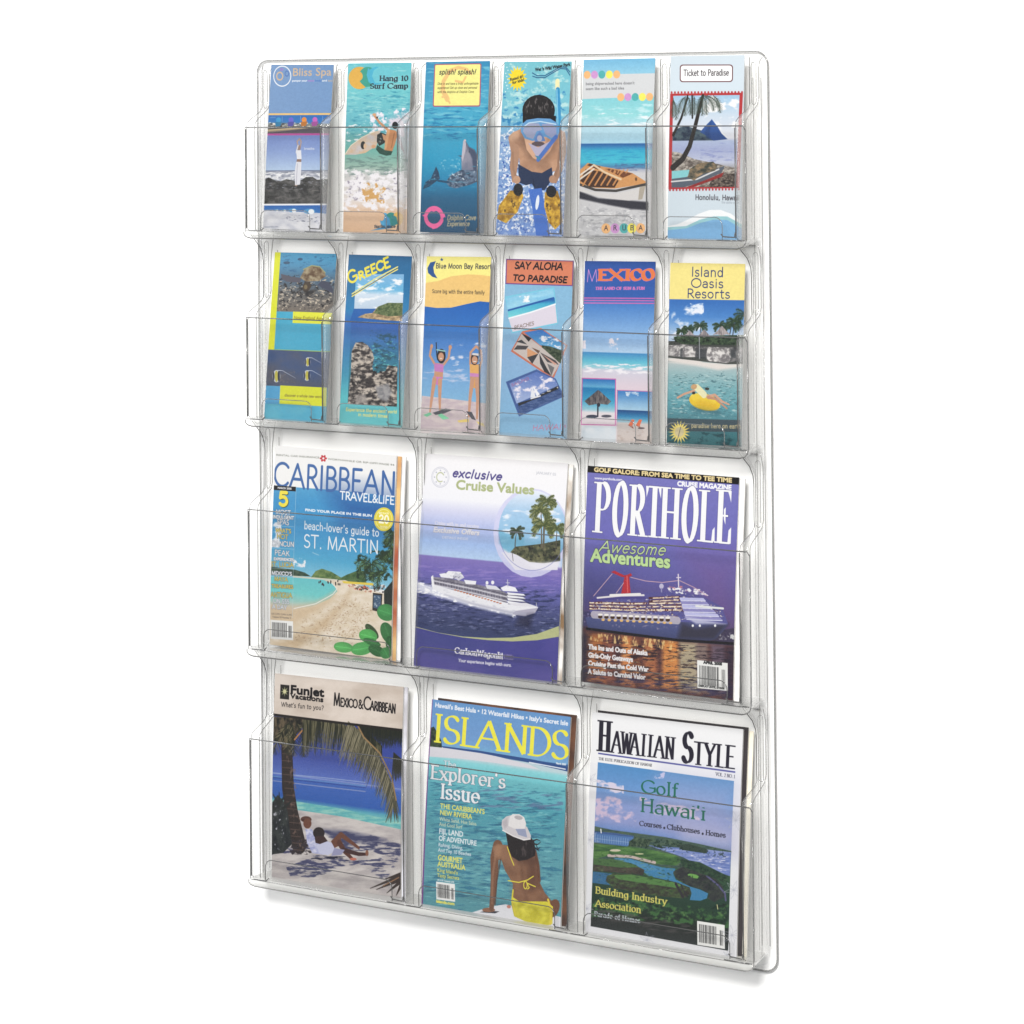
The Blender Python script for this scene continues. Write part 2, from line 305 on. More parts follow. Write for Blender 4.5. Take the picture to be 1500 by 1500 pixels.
# ---------------------------------------------------------------- what is printed on each brochure (row one and two)
def full(c): return [c[0], c[1], c[2], c[3]]
def art_spa(wm, hm):
    K = [(228, 168), (675, 170), (620, 1350), (172, 1325)]; p = Print(wm, hm, K, 300, (110, 148, 196)); F = full(K)
    p.ring(308, 250, 62, 71, 6, (228, 232, 238)); p.ring(290, 250, 22, 27, 8, (206, 176, 140)); p.ring(341, 232, 13, 18, 6, (74, 112, 182))
    p.ell(303, 203, 14, 10, (150, 116, 196)); p.ell(303, 203, 5, 4, (110, 148, 196))
    p.text('Bliss Spa', 379, 249, 659, 247, 54, (206, 176, 140), 'sans', .6)
    p.text('pamper your', 379, 289, 487, 289, 13, (232, 234, 240), 'sans', .5); p.text('mind', 491, 289, 537, 289, 13, (176, 120, 205), 'sans', .4)
    p.text('body', 543, 289, 588, 289, 13, (60, 110, 190), 'sans', .4); p.text('and', 594, 289, 628, 289, 13, (235, 235, 235), 'sans', .4); p.text('soul', 634, 289, 668, 290, 13, (206, 170, 130), 'sans', .3)
    p.poly([(150, 512), (680, 514), (680, 526), (150, 524)], (238, 190, 104))
    p.poly([(150, 526), (680, 528), (680, 660), (150, 658)], (0, 0, 0), tex=p.grad([(526, (36, 104, 184)), (572, (40, 116, 190)), (585, (120, 128, 128)), (615, (84, 84, 80)), (655, (104, 92, 92))]))
    p.text('cabana', 222, 545, 262, 545, 11, (140, 170, 215), 'sans')
    for x in (310, 442, 600): p.line([(x, 535), (x, 570)], 2, (150, 180, 215))
    p.speck([(190, 575), (670, 575), (670, 610), (190, 610)], (232, 226, 214), 22, 9, .5, 3)
    p.speck([(190, 580), (670, 580), (670, 620), (190, 620)], (38, 36, 42), 26, 9, .56, 8)
    for x, c in ((284, (52, 150, 206)), (374, (98, 92, 200)), (468, (232, 138, 52)), (545, (196, 90, 184))):
        p.ell(x, 560, 18, 19, c); p.poly([(x-26, 575), (x+26, 572), (x+12, 604), (x-20, 606)], tuple(int(v*.8) for v in c))
    p.poly([(190, 628), (520, 608), (560, 612), (300, 640), (190, 648)], (196, 172, 128)); p.poly([(200, 640), (500, 622), (660, 640), (660, 655), (200, 655)], (70, 66, 80), .8, 4)
    p.poly([(150, 654), (680, 657), (680, 671), (150, 668)], (192, 72, 156))
    p.poly([(150, 668), (680, 671), (680, 925), (150, 921)], (0, 0, 0), tex=p.grad([(670, (112, 136, 200)), (780, (132, 158, 212)), (915, (176, 200, 230))]))
    p.poly([(150, 915), (680, 919), (680, 1170), (150, 1165)], (0, 0, 0), tex=p.ntex((128, 134, 150), (206, 208, 218), 40, 12, 2))
    p.line([(150, 918), (680, 921)], 6, (110, 122, 150)); p.speck([(150, 925), (680, 925), (680, 1010), (150, 1010)], (238, 238, 240), 30, 10, .52, 4)
    pts = [(150, 985), (215, 965), (260, 985), (300, 992), (340, 978), (400, 990), (450, 985), (480, 965), (530, 965), (560, 985), (620, 982), (680, 990)]
    p.poly(pts+[(680, 1170), (150, 1165)], (0, 0, 0), tex=p.ntex((38, 38, 38), (96, 94, 92), 34, 22, 6)); p.speck(pts+[(680, 1060), (150, 1060)], (150, 152, 166), 26, 8, .62, 11)
    p.speck([(150, 1050), (680, 1050), (680, 1120), (150, 1120)], (120, 116, 112), 60, 12, .64, 12)
    sk = (176, 148, 134)
    p.line([(425, 745), (418, 712), (436, 694), (447, 714), (441, 748)], 9, sk); p.ell(431, 757, 13, 19, (150, 122, 110)); p.line([(425, 742), (411, 790)], 8, (210, 205, 208))
    p.poly([(410, 775), (447, 775), (450, 838), (418, 840)], (226, 226, 232)); p.poly([(417, 838), (448, 838), (448, 860), (413, 858)], (142, 110, 96))
    p.poly([(412, 856), (449, 858), (446, 940), (438, 1018), (402, 1022), (400, 930)], (222, 222, 230)); p.line([(420, 870), (412, 1010)], 4, (168, 168, 184)); p.ell(410, 1024, 9, 5, sk)
    p.text('breathe', 468, 772, 542, 772, 17, (206, 212, 228), 'sans', .4)
    p.poly([(150, 1150), (680, 1156), (680, 1168), (150, 1163)], (236, 238, 242))
    p.poly([(150, 1162), (680, 1167), (680, 1240), (150, 1210)], (0, 0, 0), tex=p.grad([(1162, (34, 98, 182)), (1215, (66, 130, 196))]))
    p.poly([(150, 1196), (330, 1205), (500, 1215), (680, 1232), (680, 1370), (150, 1350)], (0, 0, 0), tex=p.ntex((196, 198, 210), (226, 226, 230), 60, 30, 9))
    for x, y, w in ((268, 1196, 16), (322, 1198, 18), (384, 1199, 32), (505, 1208, 42)):
        p.ell(x, y, w, w*.45, (70, 150, 205)); p.ell(x+w*.3, y+3, w*.5, w*.42, (232, 236, 240))
    p.speck([(330, 1225), (620, 1245), (620, 1300), (340, 1280)], (96, 100, 122), 22, 6, .6, 5)
    p.text('mysparelax.com', 180, 1318, 280, 1318, 12, (124, 132, 150), 'sans', .2); p.mottle(4); return p

def art_surf(wm, hm):
    K = [(776, 160), (1220, 153), (1190, 1370), (740, 1348)]; p = Print(wm, hm, K, 300); F = full(K)
    p.poly(F, (0, 0, 0), tex=p.grad([(150, (92, 190, 204)), (330, (104, 198, 204)), (560, (96, 182, 196)), (760, (104, 176, 164)), (880, (150, 186, 170)), (940, (200, 200, 198)), (1130, (226, 214, 206)), (1200, (224, 186, 152)), (1380, (222, 178, 138))]))
    p.speck([(740, 330), (1230, 330), (1230, 700), (740, 700)], (44, 140, 168), 46, 9, .55, 1, .7); p.speck([(740, 150), (1230, 150), (1230, 600), (740, 600)], (150, 214, 214), 50, 10, .58, 2, .7)
    p.ell(858, 262, 78, 79, (226, 172, 62)); p.ell(916, 252, 64, 68, (52, 160, 138)); p.ell(985, 245, 76, 62, (64, 178, 210))
    p.ell(925, 270, 70, 62, (92, 192, 204)) if 0 else None
    p.poly([(884, 222), (862, 262), (872, 300), (900, 326), (940, 322), (910, 250), (900, 205)], (52, 160, 138)); p.poly([(918, 190), (908, 240), (922, 292), (960, 312), (1040, 300), (960, 250)], (64, 176, 208))
    p.poly([(958, 208), (946, 250), (968, 296), (1060, 300), (1100, 200), (1000, 180)], (98, 194, 208)); p.ell(850, 250, 30, 34, (226, 172, 62))
    p.text('Hang 10', 1000, 281, 1198, 281, 34, (44, 52, 66), 'serif', 7, 3); p.text('Surf Camp', 934, 336, 1196, 334, 34, (44, 52, 66), 'serif', 7, 3)
    p.speck([(930, 480), (1230, 470), (1230, 700), (1000, 720), (930, 640)], (232, 226, 236), 26, 22, .43, 3); p.poly([(1060, 560), (1230, 500), (1230, 1000), (1180, 900), (1100, 620)], (200, 190, 202), .7, 16)
    p.speck([(740, 560), (960, 560), (960, 700), (740, 730)], (226, 234, 236), 30, 14, .56, 4)
    p.speck([(740, 820), (1230, 800), (1230, 960), (740, 960)], (104, 136, 130), 44, 12, .5, 14, .8)
    for y, s in ((900, 1), (980, 2), (1050, 5)): p.speck([(730, y), (1230, y), (1230, y+170), (730, y+150)], (240, 236, 240), 40, 26, .42, s+20)
    p.speck([(730, 920), (1230, 920), (1230, 1140), (730, 1140)], (140, 132, 150), 24, 18, .62, 9, .8); p.speck([(860, 1000), (1040, 1000), (1060, 1150), (880, 1160)], (216, 164, 92), 24, 24, .5, 10)
    p.poly([(758, 800), (800, 738), (880, 680), (960, 640), (1010, 630), (980, 740), (900, 790), (830, 802)], (0, 0, 0), tex=p.ntex((212, 178, 140), (196, 190, 190), 60, 40, 3)); p.line([(758, 798), (800, 736), (880, 678), (962, 640)], 5, (228, 216, 190))
    p.ell(885, 735, 17, 28, (34, 38, 40)); p.ell(898, 742, 10, 20, (216, 178, 140))
    p.ell(1110, 596, 21, 26, (32, 36, 40)); p.line([(960, 520), (1000, 575), (1062, 630)], 14, (196, 140, 98)); p.ell(964, 520, 14, 10, (216, 160, 116)); p.ell(984, 540, 6, 8, (30, 34, 38))
    p.poly([(1056, 622), (1110, 632), (1130, 650), (1110, 730), (1090, 780), (1035, 776), (1040, 700)], (196, 132, 84)); p.poly([(1056, 622), (1075, 628), (1050, 760), (1036, 770), (1042, 690)], (216, 158, 108)); p.line([(1105, 650), (1085, 755)], 5, (150, 96, 60))
    p.poly([(984, 735), (1040, 772), (1094, 780), (1082, 806), (1050, 812), (1000, 796), (976, 765)], (38, 78, 66)); p.poly([(984, 662), (1010, 646), (1048, 660), (1038, 720), (1000, 742), (982, 712)], (40, 46, 44)); p.speck([(984, 662), (1040, 662), (1038, 720), (990, 740)], (150, 160, 150), 12, 10, .6, 3)
    p.poly([(1018, 655), (1048, 668), (1044, 706), (1030, 700)], (206, 150, 108)); p.ell(960, 745, 16, 14, (212, 160, 118)); p.poly([(1120, 640), (1150, 690), (1180, 800), (1150, 760), (1124, 690)], (150, 130, 140), .8)
    p.ell(1034, 1268, 32, 50, (66, 164, 214)); p.ell(1080, 1262, 40, 46, (50, 140, 130)); p.ell(1130, 1262, 38, 48, (226, 178, 86)); p.ell(1014, 1240, 20, 36, (224, 182, 146)); p.poly([(1086, 1230), (1120, 1250), (1128, 1300), (1080, 1320)], (46, 128, 130)); p.poly([(1040, 1230), (1070, 1260), (1080, 1330), (930, 1345), (1030, 1316)], (60, 146, 196))
    p.text('Surfin since 1976', 962, 1325, 1160, 1327, 20, (40, 56, 72), 'serif', 4, 2); p.mottle(5); return p

def art_dolphin(wm, hm):
    K = [(118, 148), (570, 143), (520, 1365), (85, 1352)]; p = Print(wm, hm, K, 300); F = full(K)
    p.poly(F, (0, 0, 0), tex=p.grad([(145, (46, 138, 186)), (480, (64, 166, 200)), (640, (56, 164, 202)), (860, (34, 156, 200)), (1010, (28, 130, 178)), (1120, (34, 96, 136)), (1370, (34, 76, 110))]))
    p.speck([(90, 150), (580, 150), (580, 700), (90, 700)], (110, 192, 214), 70, 12, .55, 1, .8); p.speck([(90, 450), (580, 450), (580, 720), (90, 720)], (24, 116, 170), 60, 11, .56, 5, .8)
    q = [(186, 164), (500, 160), (510, 170), (503, 466), (494, 476), (178, 476), (170, 466), (178, 172)]
    p.poly(q, (176, 74, 112)); p.poly([(188, 171), (498, 167), (503, 172), (496, 462), (490, 468), (182, 468), (177, 462), (184, 176)], (242, 236, 134))
    o = (238, 192, 116); p.line([(272, 420), (240, 360), (244, 290), (290, 215), (350, 190), (410, 205), (440, 240)], 34, o, w2=12); p.line([(290, 450), (262, 400), (236, 405)], 12, o); p.line([(330, 290), (380, 300), (400, 262)], 14, o)
    p.text('splish! splash!', 212, 240, 468, 240, 34, (58, 58, 56), 'hand', 5, slant=.22)
    for i, t in enumerate(('Dive in and have a truly unforgettable', 'experience! Get up close and personal', 'with the dolphins at Dolphin Cove')):
        p.text(t, 202, 316+30*i, (488, 478, 456)[i], 316+30*i, 15, (104, 96, 60), 'hand', 2, slant=.2)
    p.poly([(384, 722), (396, 712), (406, 730), (420, 764), (462, 785), (480, 830), (482, 960), (440, 960), (372, 925), (370, 840), (384, 780)], (0, 0, 0), tex=p.ntex((112, 118, 142), (142, 142, 160), 40, 60, 2))
    p.poly([(384, 722), (396, 712), (404, 740), (398, 790), (380, 870), (372, 840)], (188, 182, 194)); p.ell(396, 718, 8, 8, (206, 192, 196)); p.poly([(410, 740), (424, 764), (462, 785), (480, 820), (482, 960), (452, 940), (446, 850), (420, 790)], (58, 72, 100), .85, 3); p.line([(402, 728), (412, 775), (408, 800)], 3, (70, 78, 100)); p.ell(424, 800, 4, 4, (30, 34, 44)); p.poly([(345, 826), (372, 824), (372, 836)], (70, 84, 110))
    p.poly([(260, 1010), (300, 960), (370, 925), (475, 930), (478, 1010), (430, 1030), (330, 1055), (290, 1045)], (0, 0, 0), tex=p.ntex((48, 62, 86), (110, 134, 160), 16, 14, 4)); p.speck([(270, 930), (470, 930), (470, 1040), (300, 1050)], (206, 222, 232), 14, 10, .62, 6)
    p.poly([(104, 1060), (122, 1010), (160, 985), (196, 900), (214, 940), (222, 985), (190, 1010), (150, 1040)], (36, 66, 96)); p.speck([(104, 1050), (130, 1000), (196, 900), (220, 980)], (120, 160, 186), 14, 12, .62, 3); p.line([(210, 1000), (280, 1012)], 12, (30, 76, 110))
    p.speck([(215, 840), (370, 840), (370, 930), (215, 930)], (150, 206, 224), 16, 12, .6, 9); p.speck([(100, 880), (480, 880), (480, 1080), (100, 1080)], (60, 160, 196), 50, 9, .6, 19, .6)
    k = (238, 96, 156); p.ring(181, 1250, 56, 62, 25, k, 22, 176); p.ring(181, 1252, 56, 62, 25, k, 202, 356)
    for t, sg in (((118, 1242), 1), ((246, 1240), -1)): p.poly([(t[0]-18, t[1]-4), (t[0]+6, t[1]-12), (t[0]+14, t[1]+16)], k)
    p.poly([(150, 1205), (190, 1180), (214, 1200), (180, 1215)], k); p.poly([(160, 1300), (196, 1296), (206, 1325), (170, 1334)], k)
    p.text('Dolphin Cove', 270, 1272, 464, 1273, 34, (196, 178, 134), 'hand', 4, slant=.2); p.text('Experience', 270, 1312, 420, 1313, 32, (196, 178, 134), 'hand', 4, slant=.2); p.mottle(4); return p

def art_snorkel(wm, hm):
    K = [(672, 150), (1150, 145), (1085, 1388), (620, 1365)]; p = Print(wm, hm, K, 320); F = full(K)
    p.poly(F, (0, 0, 0), tex=p.grad([(145, (110, 190, 204)), (450, (112, 190, 208)), (580, (104, 176, 206)), (700, (130, 170, 216)), (1370, (116, 150, 214))]))
    p.speck([(640, 150), (1150, 150), (1150, 600), (640, 600)], (190, 226, 222), 44, 34, .55, 1, .8); p.speck([(640, 350), (1150, 350), (1150, 640), (640, 640)], (44, 130, 186), 34, 22, .56, 4)
    p.speck([(610, 600), (1150, 600), (1150, 1390), (610, 1390)], (238, 242, 248), 15, 15, .5, 2); p.speck([(610, 640), (1150, 640), (1150, 1390), (610, 1390)], (42, 84, 176), 14, 14, .6, 7)
    for i in range(9): p.ell(690+9*math.sin(i*2.1), 190+22*i, 4, 4, (226, 240, 240))
    pts = [(765+(72 if i % 2 == 0 else 46)*math.cos(i*math.pi/16), 272+(94 if i % 2 == 0 else 62)*math.sin(i*math.pi/16)) for i in range(32)]
    p.poly(pts, (246, 216, 34)); p.text('Rated #1', 714, 290, 812, 262, 20, (76, 76, 50), 'sans', 1.1); p.text('for kids!', 732, 312, 816, 288, 20, (76, 76, 50), 'sans', 1.1)
    for dy in (0, 24): p.line([(872+dy*.1, 230+dy), (905, 250+dy*.6), (960, 250+dy*.6), (1020, 215+dy*.5), (1070, 185+dy*.5), (1110, 188+dy*.5), (1138, 222+dy)], 6, (40, 92, 136))
    p.text("Wet 'n Wild", 892, 218, 1008, 204, 22, (40, 52, 60), 'sans', 1.4); p.text('Water Park', 1016, 200, 1140, 176, 22, (40, 52, 60), 'sans', 1.4)
    p.line([(1050, 290), (1050, 345)], 30, (236, 228, 172)); p.line([(1052, 350), (1060, 480), (1062, 620)], 28, (50, 146, 200)); p.line([(1046, 350), (1054, 600)], 7, (124, 196, 226))
    sk = (196, 150, 118)
    p.poly([(706, 690), (740, 655), (800, 630), (1060, 630), (1105, 660), (1112, 740), (1095, 830), (1050, 880), (1040, 930), (980, 945), (870, 945), (790, 910), (782, 840), (735, 790)], (0, 0, 0), tex=p.ntex((204, 156, 122), (184, 136, 104), 60, 60, 3))
    p.ell(780, 720, 54, 36, (150, 108, 84), .6, 20, 6); p.poly([(706, 700), (780, 750), (780, 850), (762, 960), (780, 1010), (735, 1010), (716, 900), (726, 800)], (178, 134, 106)); p.poly([(1110, 700), (1112, 800), (1084, 930), (1040, 1020), (1000, 1010), (1046, 900), (1054, 780)], (170, 128, 102))
    p.poly([(800, 640), (1060, 640), (1040, 780), (970, 860), (915, 885), (850, 850), (800, 760)], (128, 92, 72), .65, 14); p.poly([(818, 600), (1044, 600), (1040, 700), (1000, 790), (950, 845), (915, 856), (880, 840), (835, 780), (818, 700)], (214, 166, 132)); p.poly([(970, 700), (1044, 660), (1036, 720), (990, 800), (940, 850)], (170, 124, 96), .7, 8)
    p.line([(738, 800), (742, 920), (768, 985)], 14, (150, 110, 86), .5); p.line([(1062, 800), (1056, 900), (1026, 985)], 14, (140, 102, 80), .5); p.ell(870, 900, 60, 34, (166, 122, 94), .5, 0, 10); p.ell(960, 890, 44, 40, (150, 110, 86), .5, 0, 10); p.ell(745, 690, 34, 26, (226, 182, 148), .6, -30, 8)
    p.ell(918, 500, 115, 112, (36, 34, 36)); p.poly([(806, 520), (1040, 540), (1040, 590), (806, 590)], (30, 28, 30)); p.speck([(806, 400), (1030, 400), (1030, 560), (806, 560)], (112, 106, 106), 10, 34, .58, 2, .8)
    p.poly([(800, 600), (835, 568), (910, 556), (1000, 560), (1050, 590), (1068, 640), (1050, 700), (1010, 715), (970, 690), (920, 690), (880, 720), (820, 700), (792, 650)], (92, 150, 204)); p.poly([(820, 612), (860, 590), (920, 594), (945, 640), (905, 650), (880, 705), (835, 690), (808, 650)], (150, 156, 186)); p.poly([(940, 600), (1000, 590), (1042, 620), (1044, 670), (1008, 698), (966, 670)], (142, 150, 188))
    p.line([(810, 620), (850, 590), (930, 580), (1040, 600)], 6, (190, 216, 232)); p.poly([(890, 700), (925, 645), (960, 700), (965, 720), (890, 725)], (86, 126, 190)); p.ell(925, 700, 18, 22, (176, 170, 190)); p.ell(915, 740, 46, 18, (90, 76, 82)); p.poly([(845, 730), (915, 850), (1060, 660), (1000, 720), (915, 765)], (176, 170, 196)); p.line([(915, 850), (1040, 690)], 26, (70, 112, 194)); p.poly([(890, 820), (925, 860), (930, 830)], (60, 130, 170))
    p.poly([(775, 880), (870, 935), (940, 945), (1010, 905), (1018, 980), (960, 1065), (900, 1068), (870, 1020), (830, 1030), (780, 1010)], (34, 50, 84)); p.line([(880, 985), (890, 1060)], 5, (20, 30, 56)); p.ell(765, 990, 26, 28, sk); p.ell(1016, 990, 26, 28, (180, 136, 108))
    p.poly([(846, 1060), (940, 1050), (960, 1200), (1000, 1395), (900, 1395), (870, 1180)], (64, 112, 206)); p.ell(908, 1150, 12, 52, (226, 234, 246), 1, 8)
    for F2, sgn in (([(720, 1065), (800, 1065), (812, 1110), (770, 1215), (690, 1292), (628, 1260), (640, 1170)], 1), ([(960, 1080), (1050, 1070), (1075, 1160), (1080, 1290), (1030, 1340), (985, 1290), (955, 1180)], 2)):
        p.poly(F2, (0, 0, 0), tex=p.ntex((150, 106, 32), (236, 186, 58), 26, 30, sgn)); p.speck(F2, (90, 66, 40), 20, 26, .62, sgn+3)
    p.ell(775, 1060, 34, 44, (32, 34, 40)); p.ell(1005, 1075, 36, 42, (30, 32, 40)); p.mottle(5); return p

def art_aruba(wm, hm):
    K = [(72, 130), (580, 125), (560, 1390), (35, 1380)]; p = Print(wm, hm, K, 320); F = full(K)
    p.poly(F, (0, 0, 0), tex=p.grad([(125, (108, 180, 220)), (240, (140, 200, 226)), (400, (126, 204, 214)), (520, (140, 212, 216)), (600, (176, 214, 228)), (715, (160, 208, 230)), (722, (34, 94, 166)), (742, (46, 128, 190)), (770, (48, 178, 212)), (850, (60, 190, 216)), (885, (70, 130, 176)), (905, (176, 180, 196)), (930, (206, 204, 206)), (1390, (196, 196, 198))]))
    p.speck([(50, 430), (580, 430), (580, 560), (50, 560)], (200, 232, 236), 90, 20, .54, 1, .7); p.speck([(50, 500), (580, 500), (580, 600), (50, 600)], (228, 236, 240), 60, 16, .56, 3, .9)
    p.poly([(72, 235), (580, 230), (580, 392), (300, 398), (60, 404)], (208, 210, 212))
    cs = [(244, 182, 116), (206, 146, 206), (76, 176, 176), (250, 236, 90), (244, 182, 116)]
    for i, c in enumerate(cs): p.ell(98+53*i, 235, 25, 28, c); p.ell(341+51*i, 394, 25, 28, c)
    p.text("being shipwrecked here doesn't", 88, 307, 437, 305, 20, (100, 100, 104), 'sans', .2); p.text('seem like such a bad idea', 88, 342, 364, 340, 20, (100, 100, 104), 'sans', .2)
    p.speck([(40, 740), (560, 740), (560, 860), (40, 860)], (36, 150, 200), 50, 8, .56, 5, .7); p.speck([(300, 860), (560, 860), (560, 915), (300, 915)], (70, 100, 150), 40, 7, .52, 6)
    p.speck([(30, 1150), (560, 1180), (560, 1390), (30, 1390)], (164, 164, 168), 30, 16, .52, 7, .8); p.speck([(30, 1150), (560, 1180), (560, 1390), (30, 1390)], (232, 232, 232), 22, 10, .62, 12)
    p.poly([(35, 1055), (180, 1110), (400, 1128), (545, 1140), (545, 1200), (420, 1190), (260, 1160), (35, 1110)], (52, 52, 62), 1, 3)
    p.poly([(35, 1020), (120, 1062), (300, 1080), (450, 1050), (528, 1015), (500, 1120), (400, 1128), (230, 1110), (35, 1055)], (212, 208, 206)); p.poly([(480, 1035), (526, 1015), (500, 1120), (470, 1124)], (176, 166, 150))
    p.poly([(40, 915), (105, 855), (200, 880), (330, 905), (430, 932), (525, 992), (520, 1008), (300, 1042), (160, 1036), (40, 1000)], (214, 150, 88)); p.line([(40, 1008), (160, 1050), (310, 1058), (526, 1012)], 15, (70, 66, 64))
    for a, b in (((80, 945), (280, 960)),): p.poly([(50, 985), (90, 900), (200, 918), (330, 985), (300, 1035), (120, 1030)], (76, 50, 38)); p.poly([(100, 872), (120, 860), (200, 884), (180, 905)], (96, 54, 36)); p.poly([(230, 900), (260, 898), (430, 935), (360, 965)], (118, 66, 40))
    for x in range(6): p.line([(70+44*x, 1015), (130+44*x, 920)], 11, (202, 136, 78)); p.line([(245+30*x, 905), (232+30*x, 930)], 7, (208, 146, 90))
    for d in (0, 28): p.line([(42, 948+d), (150, 872+d)], 10, (228, 216, 200))
    p.line([(150, 872), (230, 925), (345, 975)], 12, (230, 200, 160)); p.ell(455, 975, 8, 14, (110, 76, 50))
    for i, (c, ch) in enumerate(zip(cs, 'ARUBA')):
        x = 236+66*i-(3*i if i > 2 else 0); p.ell(x, 1330, 33, 37, c); p.text(ch, x-15, 1344, x+15, 1345, 36, (60, 58, 66), 'sans', .4)
    p.text('www.visitaruba.com', 258, 1380, 392, 1381, 9, (110, 100, 110), 'sans'); p.mottle(5); return p

def art_ticket(wm, hm):
    K = [(692, 108), (1220, 100), (1205, 1415), (665, 1395)]; p = Print(wm, hm, K, 320, (206, 220, 230)); F = full(K)
    def rr(x0, y0, x1, y1, r, c, sk=0): p.poly(arc(x1-r, y0+r, r, r, -90, 0, 5)+arc(x1-r, y1-r, r, r, 0, 90, 5)+arc(x0+r, y1-r, r, r, 90, 180, 5)+arc(x0+r, y0+r, r, r, 180, 270, 5), c)
    rr(758, 166, 1139, 289, 22, (112, 62, 66)); rr(765, 173, 1132, 282, 18, (248, 248, 248)); p.text('Ticket to Paradise', 786, 245, 1108, 242, 42, (64, 58, 62), 'hand', 5)
    red = (190, 52, 56); p.poly([(690, 368), (1212, 364), (1190, 1042), (675, 1044)], red)
    for i in range(22):
        t = i/21; p.ell(700+505*t, 360, 7, 8, red); p.ell(686+500*t, 1050, 7, 8, red); p.ell(712+505*t, 356, 6, 7, (206, 220, 230)); p.ell(698+500*t, 1056, 6, 7, (206, 220, 230))
    B = [(712, 384), (1188, 380), (1168, 1032), (698, 1030)]
    p.poly(B, (0, 0, 0), tex=p.grad([(384, (156, 196, 226)), (520, (196, 212, 228)), (680, (222, 222, 230)), (700, (170, 184, 216)), (760, (160, 170, 208)), (850, (190, 196, 218)), (900, (150, 146, 142)), (1040, (110, 106, 104))]))
    p.speck([(900, 384), (1188, 384), (1180, 690), (900, 690)], (240, 240, 240), 70, 50, .45, 3); p.speck([(900, 710), (1175, 710), (1175, 860), (900, 860)], (120, 132, 190), 60, 12, .55, 4, .6)
    p.poly([(706, 640), (760, 605), (810, 596), (860, 612), (920, 630), (1000, 680), (1000, 700), (706, 700)], (0, 0, 0), tex=p.ntex((40, 52, 74), (84, 104, 112), 24, 20, 4))
    p.poly([(905, 640), (940, 600), (990, 550), (1030, 600), (1060, 650), (1104, 692), (1000, 702), (960, 670)], (0, 0, 0), tex=p.grad([(550, (50, 92, 166)), (700, (44, 74, 138))])); p.poly([(940, 640), (990, 552), (975, 640), (985, 696), (950, 680)], (38, 66, 122), .7, 3)
    p.poly([(702, 775), (760, 785), (860, 830), (1000, 860), (1170, 900), (1168, 1032), (698, 1030)], (0, 0, 0), tex=p.ntex((90, 80, 74), (196, 188, 176), 18, 12, 2)); p.poly([(1000, 960), (1170, 930), (1168, 1032), (960, 1032)], (0, 0, 0), tex=p.ntex((52, 44, 42), (140, 126, 112), 14, 12, 5))
    dk = (50, 46, 44)
    p.line([(708, 890), (780, 830), (830, 740), (870, 600), (910, 440), (925, 384)], 38, dk, w2=20); p.line([(712, 660), (770, 540), (808, 420), (815, 384)], 18, dk, w2=12); p.line([(850, 540), (848, 384)], 12, dk)
    for i, (x, y, a) in enumerate(((800, 390, 100), (800, 390, 140), (815, 388, 60), (925, 388, 100), (925, 388, 55), (930, 386, 25), (940, 384, 10), (920, 384, 130), (1000, 384, 40), (860, 384, 80), (712, 420, 60), (712, 400, 90))): p.frond(x, y, a, 130, (56, 70, 58), 10, .5, 5, .3, i, (84, 96, 84))
    p.poly([(700, 915), (860, 905), (800, 965), (700, 975)], (130, 206, 210)); p.poly([(700, 970), (870, 950), (1030, 900), (1085, 880), (1060, 930), (900, 1000), (780, 1032), (698, 1032)], (88, 98, 112)); p.line([(698, 990), (880, 975), (1040, 905)], 9, (214, 214, 214)); p.poly([(960, 975), (1080, 925), (1060, 960), (860, 1030), (800, 1032)], (150, 44, 44))
    p.poly([(815, 960), (830, 900), (900, 860), (1000, 850), (1030, 880), (1015, 915), (920, 940), (860, 985)], (0, 0, 0), tex=p.ntex((60, 66, 60), (172, 140, 104), 30, 20, 7))
    p.text('Honolulu, Hawaii', 870, 1120, 1188, 1128, 34, (76, 72, 80), 'hand', 5.5); p.text('the aloha state', 1060, 1150, 1186, 1154, 16, (160, 168, 178), 'hand', 2)
    y = [1310, 1296, 1262, 1222, 1196, 1196, 1225, 1285]; xs = [660+78*i for i in range(8)]
    p.poly(list(zip(xs, y))+[(1220, 1330), (1120, 1270), (1040, 1258), (960, 1270), (860, 1306), (660, 1345)], (244, 246, 248)); p.poly([(660, 1316), (800, 1310), (900, 1265), (1000, 1242), (1100, 1244), (1220, 1310), (1220, 1420), (660, 1420)], (150, 206, 214)); p.poly([(660, 1338), (800, 1326), (900, 1290), (1000, 1266), (1100, 1270), (1220, 1340), (1220, 1420), (660, 1420)], (120, 178, 226)); p.mottle(3); return p

